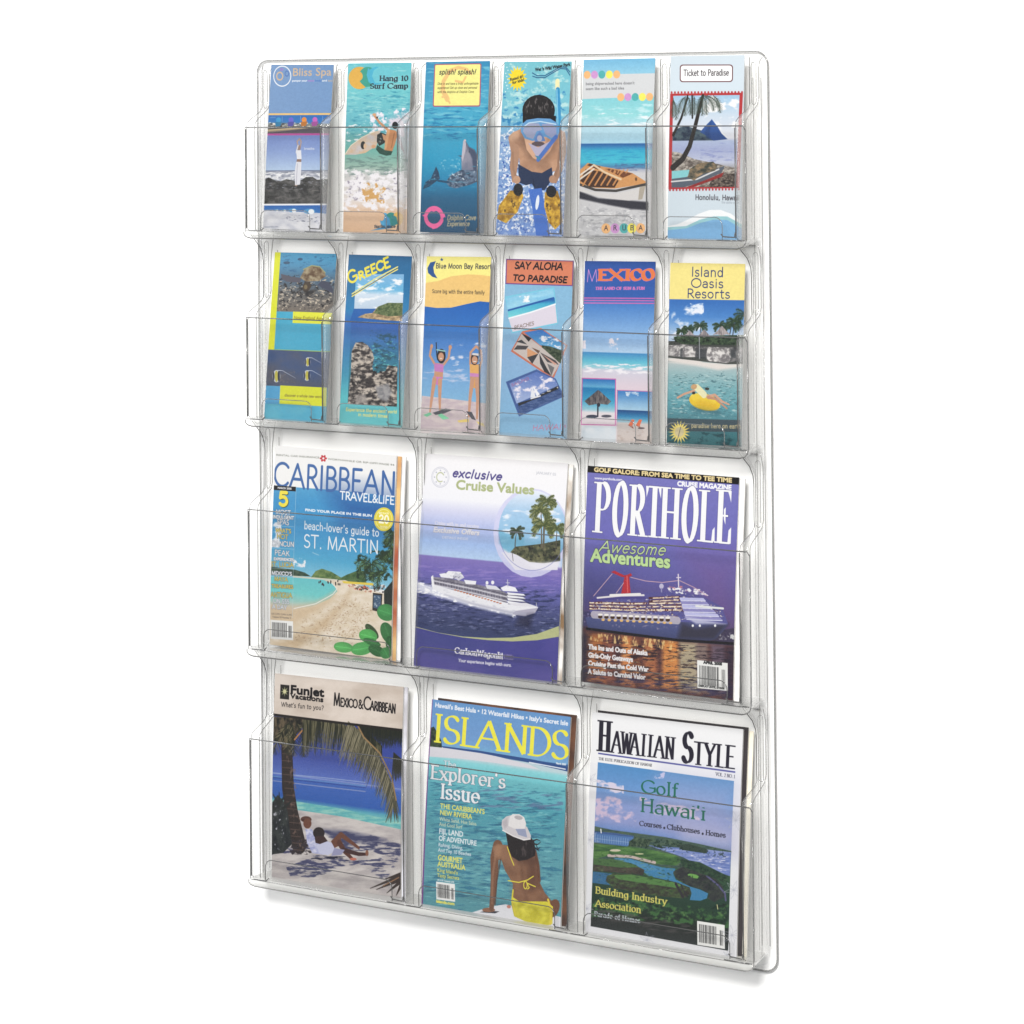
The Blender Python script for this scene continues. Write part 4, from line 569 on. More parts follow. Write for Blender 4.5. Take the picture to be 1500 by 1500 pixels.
# ---------------------------------------------------------------- what is printed on each magazine (row three and four)
def art_caribbean(wm, hm):
    K = [(57, 57), (847, 118), (812, 1447), (35, 1337)]; p = Print(wm, hm, K, 520, (238, 237, 236)); F = full(K)
    S = [(48, 318), (440, 345), (860, 388), (830, 1000), (36, 930)]
    p.poly(S, (0, 0, 0), tex=p.grad([(310, (76, 160, 210)), (400, (60, 150, 208)), (600, (58, 150, 208)), (760, (74, 170, 214)), (880, (130, 196, 224))]))
    p.poly([(400, 330), (870, 380), (860, 640), (500, 560)], (38, 84, 160), .75, 60)
    p.speck([(40, 540), (110, 560), (100, 720), (36, 720)], (226, 230, 238), 50, 40, .42, 3); p.speck([(185, 780), (270, 790), (260, 850), (185, 840)], (232, 236, 242), 30, 20, .4, 5); p.line([(310, 752), (350, 768)], 5, (150, 200, 226), .8)
    p.poly([(36, 905), (500, 930), (500, 1300), (34, 1345)], (0, 0, 0), tex=p.grad([(905, (100, 200, 206)), (990, (110, 208, 206)), (1040, (150, 206, 196)), (1090, (206, 196, 180)), (1200, (224, 204, 178))]))
    p.poly([(36, 840), (110, 850), (200, 862), (260, 880), (300, 905), (36, 895)], (0, 0, 0), tex=p.ntex((42, 66, 52), (84, 104, 82), 20, 12, 3)); p.poly([(296, 915), (330, 870), (370, 855), (430, 875), (480, 905), (520, 930), (300, 918)], (0, 0, 0), tex=p.ntex((66, 100, 52), (122, 146, 84), 24, 14, 5)); p.poly([(470, 925), (530, 895), (600, 868), (640, 870), (660, 960), (500, 945)], (0, 0, 0), tex=p.ntex((52, 88, 48), (96, 124, 76), 20, 14, 8))
    p.line([(186, 905), (470, 930)], 8, (206, 208, 190))
    sand = [(190, 1115), (300, 1100), (420, 1050), (470, 1000), (440, 950), (380, 930), (520, 930), (600, 960), (700, 1000), (850, 1040), (820, 1460), (30, 1345), (34, 1190), (190, 1160)]
    p.poly(sand, (0, 0, 0), tex=p.ntex((222, 204, 176), (236, 222, 202), 50, 26, 4)); p.poly([(34, 1090), (200, 1100), (330, 1080), (440, 1020), (470, 1000), (400, 1090), (260, 1180), (34, 1290)], (214, 188, 152), .9, 14); p.poly([(60, 1340), (300, 1230), (500, 1080), (560, 980), (520, 1080), (400, 1230), (200, 1370)], (196, 162, 116), .6, 16)
    p.speck([(240, 1150), (560, 1010), (730, 1120), (600, 1400), (120, 1350)], (176, 146, 112), 12, 8, .62, 3); p.speck([(500, 1000), (720, 1080), (600, 1300), (300, 1290)], (180, 150, 122), 9, 7, .64, 9); p.line([(190, 1110), (330, 1080), (440, 1020), (468, 985), (430, 945)], 4, (240, 236, 226))
    for i in range(14): p.ell(350+R_(i).rand()*140, 935+R_(i+40).rand()*26, 4, 8, (60, 56, 56))
    dg = (34, 56, 36); g2 = (86, 116, 64)
    p.speck([(800, 560), (860, 600), (850, 900), (740, 780)], dg, 26, 20, .4, 3); p.speck([(600, 760), (850, 700), (840, 960), (590, 930)], dg, 24, 22, .45, 6)
    for i, (x, y, a, l) in enumerate(((690, 830, 200, 110), (690, 830, 230, 120), (690, 830, 160, 110), (690, 830, 120, 100), (690, 830, 60, 110), (690, 830, 20, 130), (690, 830, -20, 120), (690, 830, -60, 110), (850, 640, 150, 110), (850, 640, 190, 110), (850, 700, 130, 150), (850, 720, 170, 120), (850, 640, 230, 90), (780, 880, 160, 130), (780, 880, 200, 120))): p.frond(x, y, a, l, dg, 12, .8, 5, .36, i, g2)
    p.poly([(500, 935), (700, 950), (704, 966), (510, 950)], (236, 206, 70)); p.speck([(500, 950), (700, 965), (690, 1020), (560, 985)], (196, 84, 56), 12, 9, .5, 7); p.speck([(560, 955), (700, 965), (690, 1020), (600, 1000)], (240, 236, 230), 9, 9, .55, 2); p.speck([(560, 955), (700, 975), (690, 1010), (600, 1000)], (40, 36, 34), 12, 8, .56, 12)
    p.poly([(830, 930), (850, 1100), (800, 1130), (770, 1080), (770, 1000)], (40, 48, 44)); p.poly([(698, 1012), (760, 1020), (752, 1140), (694, 1125)], (52, 48, 46)); p.poly([(703, 1024), (752, 1030), (746, 1120), (700, 1108)], (66, 92, 122)); p.speck([(703, 1030), (752, 1036), (746, 1120), (700, 1108)], (170, 186, 200), 10, 7, .56, 4); p.speck([(700, 960), (780, 960), (770, 1015), (700, 1010)], (60, 46, 42), 12, 12, .45, 6); p.speck([(740, 955), (790, 955), (780, 1000), (740, 1000)], (230, 226, 226), 10, 10, .52, 8)
    def leaf(x, y, rx, ry, rot, c): p.ell(x, y, rx, ry, c, rot=rot); p.ell(x-rx*.2, y-ry*.2, rx*.7, ry*.6, tuple(min(255, int(v*1.18)) for v in c), .6, rot, 4); a = math.radians(rot); p.line([(x-rx*.8*math.cos(a), y-rx*.8*math.sin(a)), (x+rx*.8*math.cos(a), y+rx*.8*math.sin(a))], 3, tuple(min(255, int(v*1.3)+16) for v in c), .7)
    leaf(690, 1260, 60, 26, 50, (58, 78, 48)); leaf(790, 1270, 70, 42, 70, (52, 110, 60)); leaf(785, 1140, 62, 54, 20, (62, 140, 74)); leaf(810, 1350, 60, 30, 80, (44, 92, 50))
    leaf(505, 1360, 62, 34, 8, (84, 176, 88)); leaf(665, 1290, 60, 44, 15, (78, 168, 82)); leaf(625, 1370, 72, 42, -8, (76, 170, 84)); leaf(720, 1385, 58, 34, 25, (40, 100, 48)); leaf(780, 1400, 36, 40, 60, (56, 130, 66)); leaf(690, 1330, 60, 20, 20, (46, 110, 54))
    bl = (62, 104, 170); p.text('CARIBBEAN', 56, 318, 836, 386, 148, bl, 'skel', 15)
    p.poly([(40, 316), (196, 326), (196, 356), (40, 346)], (22, 22, 26)); p.text('MARCH 2005', 78, 338, 168, 344, 11, (220, 220, 220), 'sans', 1)
    p.text('RENTAL CAR INSURANCE', 62, 124, 345, 140, 11, (120, 124, 112), 'sans', .2); p.text('WORTHWHILE OR RIP-OFF? PAGE 94', 400, 148, 832, 186, 11, (120, 124, 112), 'sans', .2)
    for i in range(6): p.ell(371+15*math.cos(i*1.047), 139+15*math.sin(i*1.047), 9, 7, (206, 52, 62), 1, i*60)
    p.text('TRAVEL&LIFE', 484, 404, 832, 438, 48, (238, 240, 244), 'skel', 7)
    p.text('5', 92, 448, 148, 452, 82, (60, 80, 40), 'skel', 19); p.text('5', 88, 444, 144, 448, 82, (246, 226, 66), 'skel', 18)
    p.line([(198, 325), (180, 1170)], 1.6, (190, 210, 220))
    yl = (228, 206, 90); wh = (236, 238, 242); dk = (60, 74, 90)
    for t, x0, x1, y, h, c in (('MOST', 70, 164, 500, 26, wh), ('INDULGENT', 52, 186, 530, 20, wh), ('SPAS', 80, 154, 566, 30, wh), ("WHAT'S", 70, 168, 618, 24, yl), ('HOT', 80, 150, 658, 28, yl), ('CANCUN', 46, 188, 706, 30, wh), ('PEAK', 66, 160, 766, 32, wh), ('EXPERIENCES', 60, 188, 798, 15, wh), ('ST. LUCIA', 42, 186, 838, 28, yl), ("MEXICO'S", 48, 176, 892, 22, wh), ('MAYA', 66, 150, 930, 26, yl), ('TREASURES', 48, 184, 974, 20, yl), ('ANTIGUA', 42, 178, 1034, 30, yl), ('ON $99', 58, 160, 1072, 26, wh), ('A DAY', 52, 144, 1108, 26, wh)):
        p.text(t.replace('$', 'S').replace('99', '55'), x0, y, x1, y+8, h, c, 'skel', 4.2, edge=dk, ew=1.4)
    p.text('US 5.95 CAN 6.95', 46, 1146, 176, 1156, 11, (110, 100, 90), 'sans', .2); p.text('Volume 20 Number 2', 52, 1166, 172, 1176, 11, (110, 100, 90), 'sans', .2)
    for y in (578, 722, 850): p.line([(45, y), (190, y+7)], 1.3, (190, 210, 220))
    p.bars(40, 1180, 184, 1300, 3, .08)
    p.text('FIND YOUR PLACE IN THE SUN', 258, 482, 692, 520, 14, wh, 'sans', 1.2)
    p.text("beach-lover's guide to", 254, 598, 736, 648, 48, wh, 'skel', 5); p.text('ST. MARTIN', 254, 716, 732, 760, 80, wh, 'skel', 7)
    p.ell(768, 536, 64, 78, (232, 214, 60)); p.ring(768, 536, 52, 64, 3, (246, 240, 160)); p.text('20', 738, 556, 800, 562, 46, (250, 248, 220), 'skel', 9); p.text('BEST PLACES', 736, 500, 800, 504, 10, (250, 248, 210), 'sans', .5); p.text('TO STAY', 744, 590, 792, 594, 11, (250, 248, 210), 'sans', .5)
    p.mottle(4); return p

def art_cruise(wm, hm):
    K = [(125, 135), (935, 185), (870, 1425), (62, 1325)]; p = Print(wm, hm, K, 520); F = full(K)
    p.poly(F, (0, 0, 0), tex=p.grad([(135, (240, 238, 240)), (380, (236, 236, 242)), (450, (206, 208, 236)), (540, (170, 184, 232)), (620, (156, 186, 236)), (698, (176, 204, 240)), (706, (128, 112, 190)), (780, (112, 100, 186)), (880, (92, 94, 166)), (960, (70, 76, 130)), (1100, (52, 62, 104))]))
    sea = [(95, 705), (910, 765), (880, 1240), (70, 1110)]
    p.speck([(85, 830), (900, 900), (885, 1200), (75, 1120)], (34, 42, 84), 40, 9, .5, 3, .75); p.speck([(85, 900), (900, 1000), (885, 1190), (75, 1110)], (140, 146, 190), 34, 7, .6, 8, .7); p.speck([(90, 740), (905, 790), (900, 950), (90, 860)], (150, 130, 206), 60, 8, .55, 12, .6)
    p.poly([(85, 855), (170, 880), (330, 950), (500, 1000), (640, 1040), (640, 1052), (450, 1010), (240, 950), (85, 905)], (216, 218, 234), .95, 4); p.speck([(85, 850), (300, 920), (640, 1030), (640, 1060), (85, 915)], (246, 246, 250), 20, 9, .45, 4)
    hull = [(165, 868), (300, 905), (480, 945), (600, 975), (720, 985), (768, 1000), (750, 1030), (690, 1050), (600, 1034), (400, 985), (240, 930), (175, 895)]
    p.poly(hull, (232, 232, 238)); p.poly([(640, 1020), (768, 1003), (750, 1032), (690, 1050), (620, 1040)], (176, 172, 192)); p.poly([(660, 1050), (740, 1040), (720, 1120), (640, 1100)], (34, 34, 60), .7, 10)
    p.poly([(165, 828), (260, 835), (420, 870), (560, 905), (600, 925), (590, 975), (480, 945), (300, 905), (168, 868)], (0, 0, 0), tex=p.ntex((110, 106, 122), (150, 146, 160), 12, 30, 3))
    p.poly([(240, 925), (400, 975), (600, 1020), (700, 1030), (700, 1048), (600, 1034), (400, 985), (240, 930)], (168, 168, 190), .8, 3); p.speck(hull, (190, 190, 208), 26, 8, .6, 4, .7)
    for i in range(4): p.line([(172, 838+11*i), (420, 888+12*i), (596, 930+12*i)], 4, (216, 214, 224) if i % 2 else (84, 80, 100))
    for i in range(26): p.line([(182+15*i, 842+3.3*i), (182+15*i, 872+3.6*i)], 2, (196, 194, 208), .8)
    for i in range(16): p.ell(300+17*i, 902+5.0*i, 7, 3.5, (196, 110, 70))
    p.poly([(164, 828), (176, 818), (182, 880), (170, 885)], (240, 240, 244)); p.poly([(210, 812), (250, 806), (262, 795), (330, 800), (350, 830), (300, 840), (220, 830)], (236, 236, 242)); p.poly([(300, 800), (352, 832), (320, 850), (290, 830)], (206, 206, 220)); p.speck([(215, 800), (345, 800), (345, 850), (215, 835)], (120, 118, 140), 14, 8, .6, 6)
    p.poly([(350, 845), (420, 852), (415, 872), (360, 868)], (236, 236, 242)); p.poly([(470, 872), (530, 880), (560, 905), (480, 895)], (220, 220, 230)); p.ell(480, 862, 8, 10, (240, 240, 244)); p.ell(512, 860, 9, 11, (240, 240, 244))
    p.poly([(556, 890), (590, 876), (640, 888), (654, 912), (570, 908)], (240, 240, 246)); p.line([(596, 845), (598, 885)], 4, (200, 200, 214)); p.line([(588, 862), (608, 862)], 3, (200, 200, 214))
    for i in range(4): p.poly([(592, 915+16*i), (686-i*4, 925+17*i), (698, 935+17*i), (600, 930+16*i)], (238, 238, 244)); p.line([(600, 932+16*i), (696, 938+17*i)], 4, (90, 88, 110))
    p.poly([(596, 978), (700, 975), (768, 998), (640, 992)], (224, 222, 230)); p.line([(758, 975), (760, 1000)], 3, (200, 200, 214))
    p.ell(730, 580, 214, 252, (206, 206, 238), .9); p.poly([(945, 100), (945, 500), (1100, 500), (1100, 100)], (240, 238, 240), 0)
    C = (738, 566, 192, 226); p.poly([(C[0]+C[2]*math.cos(t), C[1]+C[3]*math.sin(t)) for t in np.linspace(0, 6.28, 40)[:-1]], (0, 0, 0), tex=p.grad([(290, (232, 234, 244)), (420, (160, 198, 232)), (560, (140, 190, 226)), (620, (110, 180, 214)), (645, (222, 220, 232)), (760, (226, 224, 236))]))
    p.speck([(560, 430), (900, 420), (900, 640), (560, 640)], (226, 234, 244), 80, 26, .52, 4)
    p.poly([(545, 560), (610, 590), (690, 600), (690, 690), (600, 690), (550, 640)], (110, 178, 212), .9, 4); p.poly([(560, 690), (640, 700), (880, 740), (880, 790), (640, 790)], (224, 222, 234))
    p.poly([(612, 690), (640, 658), (720, 650), (800, 640), (895, 620), (895, 740), (800, 752), (720, 745), (650, 705)], (0, 0, 0), tex=p.ntex((54, 60, 44), (122, 120, 84), 18, 16, 3)); p.speck([(612, 690), (700, 650), (895, 620), (895, 740), (720, 745)], (40, 40, 36), 16, 14, .56, 8)
    dg = (74, 86, 52); g2 = (140, 142, 84)
    p.palm((800, 660), (818, 405), 9, (110, 100, 80), dg, 60, 3, 10, g2, -6, 5); p.palm((790, 660), (785, 460), 8, (110, 100, 80), dg, 66, 5, 10, g2, 0, 5); p.palm((800, 670), (800, 540), 8, (100, 92, 72), dg, 76, 8, 11, g2, 0, 6); p.palm((640, 680), (648, 575), 6, (90, 84, 70), (60, 70, 50), 48, 9, 9, None, -8, 4); p.palm((870, 660), (876, 560), 6, (90, 84, 70), dg, 60, 12, 9, g2, 0, 5); p.line([(622, 690), (628, 738)], 3, (90, 80, 80))
    p.poly([(690, 745), (780, 752), (895, 740), (895, 775), (760, 790)], (232, 230, 240), .9, 6)
    p.ring(738, 566, 192, 226, 3, (120, 124, 190), 20, 175, .7)
    p.ring(213, 268, 50, 57, 2, (176, 178, 196)); p.ring(213, 268, 44, 50, 1.6, (176, 178, 196)); p.ring(213, 268, 21, 26, 6, (190, 196, 160), 60, 330)
    for i in range(8): p.ell(213+33*math.cos(i*.785), 268+38*math.sin(i*.785), 4, 4, (176, 178, 196))
    p.text('exclusive', 280, 264, 556, 284, 44, (82, 74, 140), 'hand', 8, 4, slant=.3); p.text('Cruise Values', 300, 334, 746, 362, 50, (174, 184, 130), 'sans', 2.4)
    p.text('JANUARY 05', 756, 246, 868, 256, 15, (176, 178, 190), 'sans', 0)
    p.text('Cruise with us and receive', 186, 534, 432, 554, 19, (214, 212, 228), 'serif', 3, 1.6); p.text('Exclusive Offers', 175, 576, 436, 594, 28, (216, 216, 224), 'sans', 1.4, slant=.18, edge=(150, 140, 160), ew=.8); p.text('DETAILS INSIDE', 226, 612, 374, 622, 13, (214, 216, 232), 'sans', .2)
    yb = lambda x: 1105+.0*x
    curve = [(74, 1106), (200, 1140), (340, 1163), (480, 1172), (620, 1170), (760, 1150), (885, 1106)]; low = [(885, 1166), (760, 1186), (620, 1192), (480, 1184), (340, 1168), (200, 1142), (74, 1110)]
    p.poly(curve+[(880, 1440), (50, 1340)], (0, 0, 0), tex=p.ntex((66, 64, 146), (88, 78, 160), 260, 200, 3)); p.poly([(60, 1105), (300, 1170), (520, 1200), (350, 1260), (60, 1230)], (56, 66, 130), .6, 30); p.poly(curve+low, (182, 186, 130))
    p.text('CarlsonWagonlit', 295, 1256, 566, 1290, 32, (228, 226, 232), 'serif', 5.5, 3); p.poly([(572, 1262), (626, 1268), (624, 1298), (570, 1290)], (120, 112, 170)); p.text('Travel', 576, 1284, 622, 1288, 18, (60, 58, 110), 'serif', 3)
    p.text('Your experience begins with ours.', 312, 1304, 612, 1334, 17, (216, 214, 228), 'sans', .9, slant=.15)
    p.mottle(4); return p

def art_porthole(wm, hm):
    K = [(115, 155), (925, 218), (895, 1415), (78, 1310)]; p = Print(wm, hm, K, 540); F = full(K)
    p.poly(F, (0, 0, 0), tex=p.grad([(150, (116, 114, 188)), (420, (108, 106, 186)), (560, (106, 102, 184)), (700, (94, 90, 166)), (830, (86, 76, 140)), (940, (84, 66, 110)), (1020, (70, 52, 72)), (1310, (60, 46, 60))]))
    p.poly([(640, 620), (930, 640), (920, 1040), (760, 960)], (118, 84, 150), .55, 60); p.poly([(80, 700), (330, 720), (300, 900), (80, 900)], (60, 66, 128), .5, 50)
    W_ = [(86, 1020), (240, 1040), (560, 1090), (780, 1110), (912, 1120), (900, 1420), (76, 1315)]
    p.poly(W_, (0, 0, 0), tex=p.ntex((74, 44, 46), (104, 62, 58), 60, 12, 3))
    for x0, x1, c, a in ((112, 200, (206, 120, 56), .7), (200, 250, (160, 84, 60), .6), (300, 350, (232, 140, 70), .85), (360, 400, (150, 80, 50), .5), (420, 480, (206, 120, 70), .7), (520, 600, (240, 150, 70), .85), (610, 700, (196, 186, 150), .8), (700, 760, (170, 160, 150), .55), (780, 850, (120, 116, 150), .5)):
        p.poly([(x0, 1040+.09*x0), (x1, 1040+.09*x1), (x1+12, 1300+.1*x1), (x0-6, 1290+.1*x0)], c, a, 8)
    p.speck([(86, 1060), (910, 1130), (900, 1410), (76, 1310)], (40, 28, 40), 36, 6, .5, 3, .85); p.speck([(110, 1060), (700, 1110), (700, 1380), (100, 1310)], (236, 176, 100), 30, 5, .64, 8, .8); p.speck([(86, 1230), (910, 1330), (900, 1415), (76, 1310)], (44, 40, 84), 50, 8, .5, 12, .7); p.poly([(76, 1040), (125, 1050), (110, 1320), (70, 1310)], (40, 38, 60), .8, 16); p.poly([(860, 1120), (915, 1120), (900, 1420), (850, 1400)], (40, 36, 66), .6, 14)
    p.speck([(110, 1040), (610, 1095), (610, 1150), (110, 1090)], (246, 206, 130), 10, 30, .52, 5, .8)
    p.poly([(83, 930), (140, 935), (130, 1010), (83, 1010)], (60, 56, 100)); p.speck([(83, 930), (150, 935), (130, 990), (83, 1000)], (150, 140, 190), 12, 9, .58, 4); p.poly([(820, 1040), (914, 1020), (914, 1100), (800, 1095)], (64, 56, 84)); p.speck([(810, 1050), (914, 1046), (914, 1090), (800, 1090)], (206, 206, 206), 20, 16, .5, 6)
    hull = [(105, 965), (150, 960), (600, 985), (700, 985), (820, 1000), (872, 1002), (846, 1040), (800, 1086), (760, 1092), (600, 1082), (300, 1045), (120, 1025)]
    p.poly(hull, (0, 0, 0), tex=p.grad([(900, (84, 90, 150)), (990, (70, 78, 128)), (1090, (50, 52, 88))])); p.poly([(620, 990), (700, 1020), (820, 1002), (872, 1002), (800, 1088), (600, 1082)], (50, 46, 58), .8, 10); p.line([(112, 1025), (300, 1050), (600, 1088), (790, 1100), (912, 1108)], 12, (26, 22, 30))
    p.poly([(130, 880), (160, 855), (300, 850), (380, 850), (430, 832), (600, 828), (730, 850), (840, 910), (845, 930), (872, 1002), (700, 990), (590, 990), (400, 975), (150, 962), (128, 930)], (0, 0, 0), tex=p.grad([(800, (84, 80, 150)), (1000, (90, 92, 160))]))
    for r_, (y0, sl) in enumerate(((886, .03), (902, .035), (918, .04))):
        p.line([(130, y0), (330, y0+200*sl), (620, y0+490*sl-12)], 11, (84, 44, 46)); p.line([(130, y0), (330, y0+200*sl), (620, y0+490*sl-12)], 6, (246, 226, 200))
    for y0 in (856, 872): p.line([(450, y0+6), (610, y0)], 10, (84, 44, 50)); p.line([(470, y0+6), (605, y0)], 5, (240, 214, 190))
    rr = R_(4)
    for i in range(60):
        x = 140+rr.rand()*470; y = 886+rr.choice([0, 16, 32])+x*.03-8; p.ell(x, y, 4, 5, (110, 50, 44))
    S_ = [(130, 878), (430, 850), (600, 832), (730, 852), (842, 915), (860, 990), (590, 985), (400, 970), (150, 950), (128, 925)]
    p.speck(S_, (250, 236, 214), 12, 7, .6, 3, .9); p.speck(S_, (92, 52, 62), 14, 6, .6, 9, .8); p.speck(S_, (70, 70, 140), 22, 9, .6, 14, .7)
    p.line([(150, 950), (350, 962), (600, 982)], 34, (206, 196, 200), .75); 
    for i in range(12): p.ell(185+33*i, 962+1.6*i, 12, 9, (70, 44, 30)); p.ell(185+33*i, 950+1.6*i, 13, 6, (244, 238, 230)); p.ell(200+33*i, 978+1.6*i, 9, 6, (236, 186, 110))
    for i in range(6): p.poly([(610+6*i, 858+20*i), (740+18*i, 862+21*i), (752+18*i, 876+21*i), (615+6*i, 874+20*i)], (186, 186, 232) if i % 2 == 0 else (140, 136, 196)); p.line([(620+6*i, 876+20*i), (750+18*i, 878+21*i)], 4, (216, 216, 240))
    p.line([(700, 905), (845, 918)], 9, (226, 228, 226)); p.poly([(640, 962), (720, 975), (860, 1002), (700, 1000)], (200, 200, 226), .8, 3)
    p.poly([(130, 872), (160, 858), (300, 852), (430, 856), (430, 866), (300, 866), (135, 884)], (74, 66, 140)); p.line([(170, 860), (300, 848), (420, 846)], 8, (226, 220, 222)); p.line([(240, 846), (400, 840)], 10, (236, 232, 230))
    p.speck([(540, 800), (730, 815), (770, 850), (560, 835)], (238, 236, 240), 14, 10, .42, 3); p.ell(515, 798, 12, 14, (190, 184, 214)); p.line([(515, 810), (515, 828)], 6, (150, 146, 190)); p.speck([(540, 780), (700, 800), (700, 830), (540, 822)], (200, 120, 130), 18, 10, .58, 9)
    red = (190, 40, 52); p.poly([(318, 738), (340, 738), (346, 800), (350, 835), (298, 838), (308, 790)], red); p.poly([(244, 722), (262, 714), (320, 742), (350, 728), (358, 740), (340, 750), (300, 748)], red); p.line([(330, 745), (334, 830)], 6, (226, 90, 90))
    cab = (214, 170, 180); p.line([(250, 732), (150, 850)], 3, cab); p.line([(312, 780), (272, 835)], 3, cab); p.line([(350, 750), (430, 770), (520, 778), (605, 768)], 3, cab); p.line([(612, 768), (690, 805), (760, 850)], 3, cab); p.line([(605, 735), (607, 800)], 6, (226, 214, 226)); p.line([(596, 752), (618, 752)], 4, (226, 214, 226))
    for x in (682, 720, 802): p.ell(x, 1010, 6, 7, (240, 240, 240))
    p.speck([(150, 990), (600, 1010), (600, 1040), (150, 1015)], (150, 140, 170), 10, 9, .62, 4)
    p.poly([(110, 150), (930, 215), (930, 256), (110, 190)], (26, 24, 26)); p.text('GOLF GALORE: FROM SEA TIME TO TEE TIME', 148, 186, 886, 244, 22, (236, 212, 150), 'sans', 1.7)
    p.text('www.porthole.com', 152, 226, 302, 236, 12, (220, 220, 236), 'sans', .9); p.text('CRUISE MAGAZINE', 596, 262, 884, 284, 24, (240, 240, 244), 'sans', 1.8)
    xs = ((148, 234, 'P'), (240, 332, 'O'), (338, 424, 'R'), (428, 512, 'T'), (504, 608, 'H'), (612, 708, 'O'), (714, 798, 'L'), (804, 886, 'E')); sh = (54, 50, 120)
    for x0, x1, ch in xs:
        y0 = 506+.0865*(x0-148); hh = 262 if ch != 'E' else 270
        if ch == 'O': hh = 280; y0 += 8
        g = {'O': 15, 'T': 9, 'L': 8, 'E': 8}.get(ch, 10); p.text(ch, x0+g, y0, x1-g, y0+.0865*(x1-x0)*.9, hh, (240, 240, 242), 'serif', 21, 6, edge=sh, ew=1.6)
    wt = (240, 240, 242)
    for q in ([(430, 262), (446, 263), (443, 285), (433, 322)], [(497, 268), (513, 269), (510, 330), (500, 290)], [(866, 288), (886, 290), (884, 352), (874, 312)], [(872, 500), (886, 484), (884, 572), (866, 570)], [(786, 498), (798, 482), (798, 560), (780, 558)], [(846, 388), (856, 376), (855, 470), (846, 440)]): p.poly(q, wt)
    p.text('Awesome', 178, 612, 528, 632, 58, (196, 220, 160), 'hand', 6.5, slant=.4, edge=(50, 56, 80), ew=2); p.text('Adventures', 134, 664, 562, 700, 66, (190, 222, 150), 'sans', 3.2, edge=(50, 56, 80), ew=2)
    for i, (t, x1) in enumerate((('The Ins and Outs of Alaska', 437), ('Girls-Only Getaways', 358), ('Cruising Past the Cold War', 440), ('A Salute to Carnival Valor', 424))): p.text(t, 119-i*1.2, 1134+44*i, x1, 1134+44*i+(x1-119)*.11, 25, (232, 230, 232), 'sans', 1.6)
    p.bars(704, 1196, 868, 1346, 5, .1); p.poly([(706, 1196), (868, 1212), (866, 1240), (705, 1222)], (238, 238, 235)); p.text('APRIL 2005', 738, 1214, 838, 1224, 13, (40, 40, 44), 'sans', 1.4); p.text('DISPLAY UNTIL 5/15/05', 710, 1338, 850, 1354, 9, (60, 60, 60), 'sans', .9)
    p.mottle(4); return p

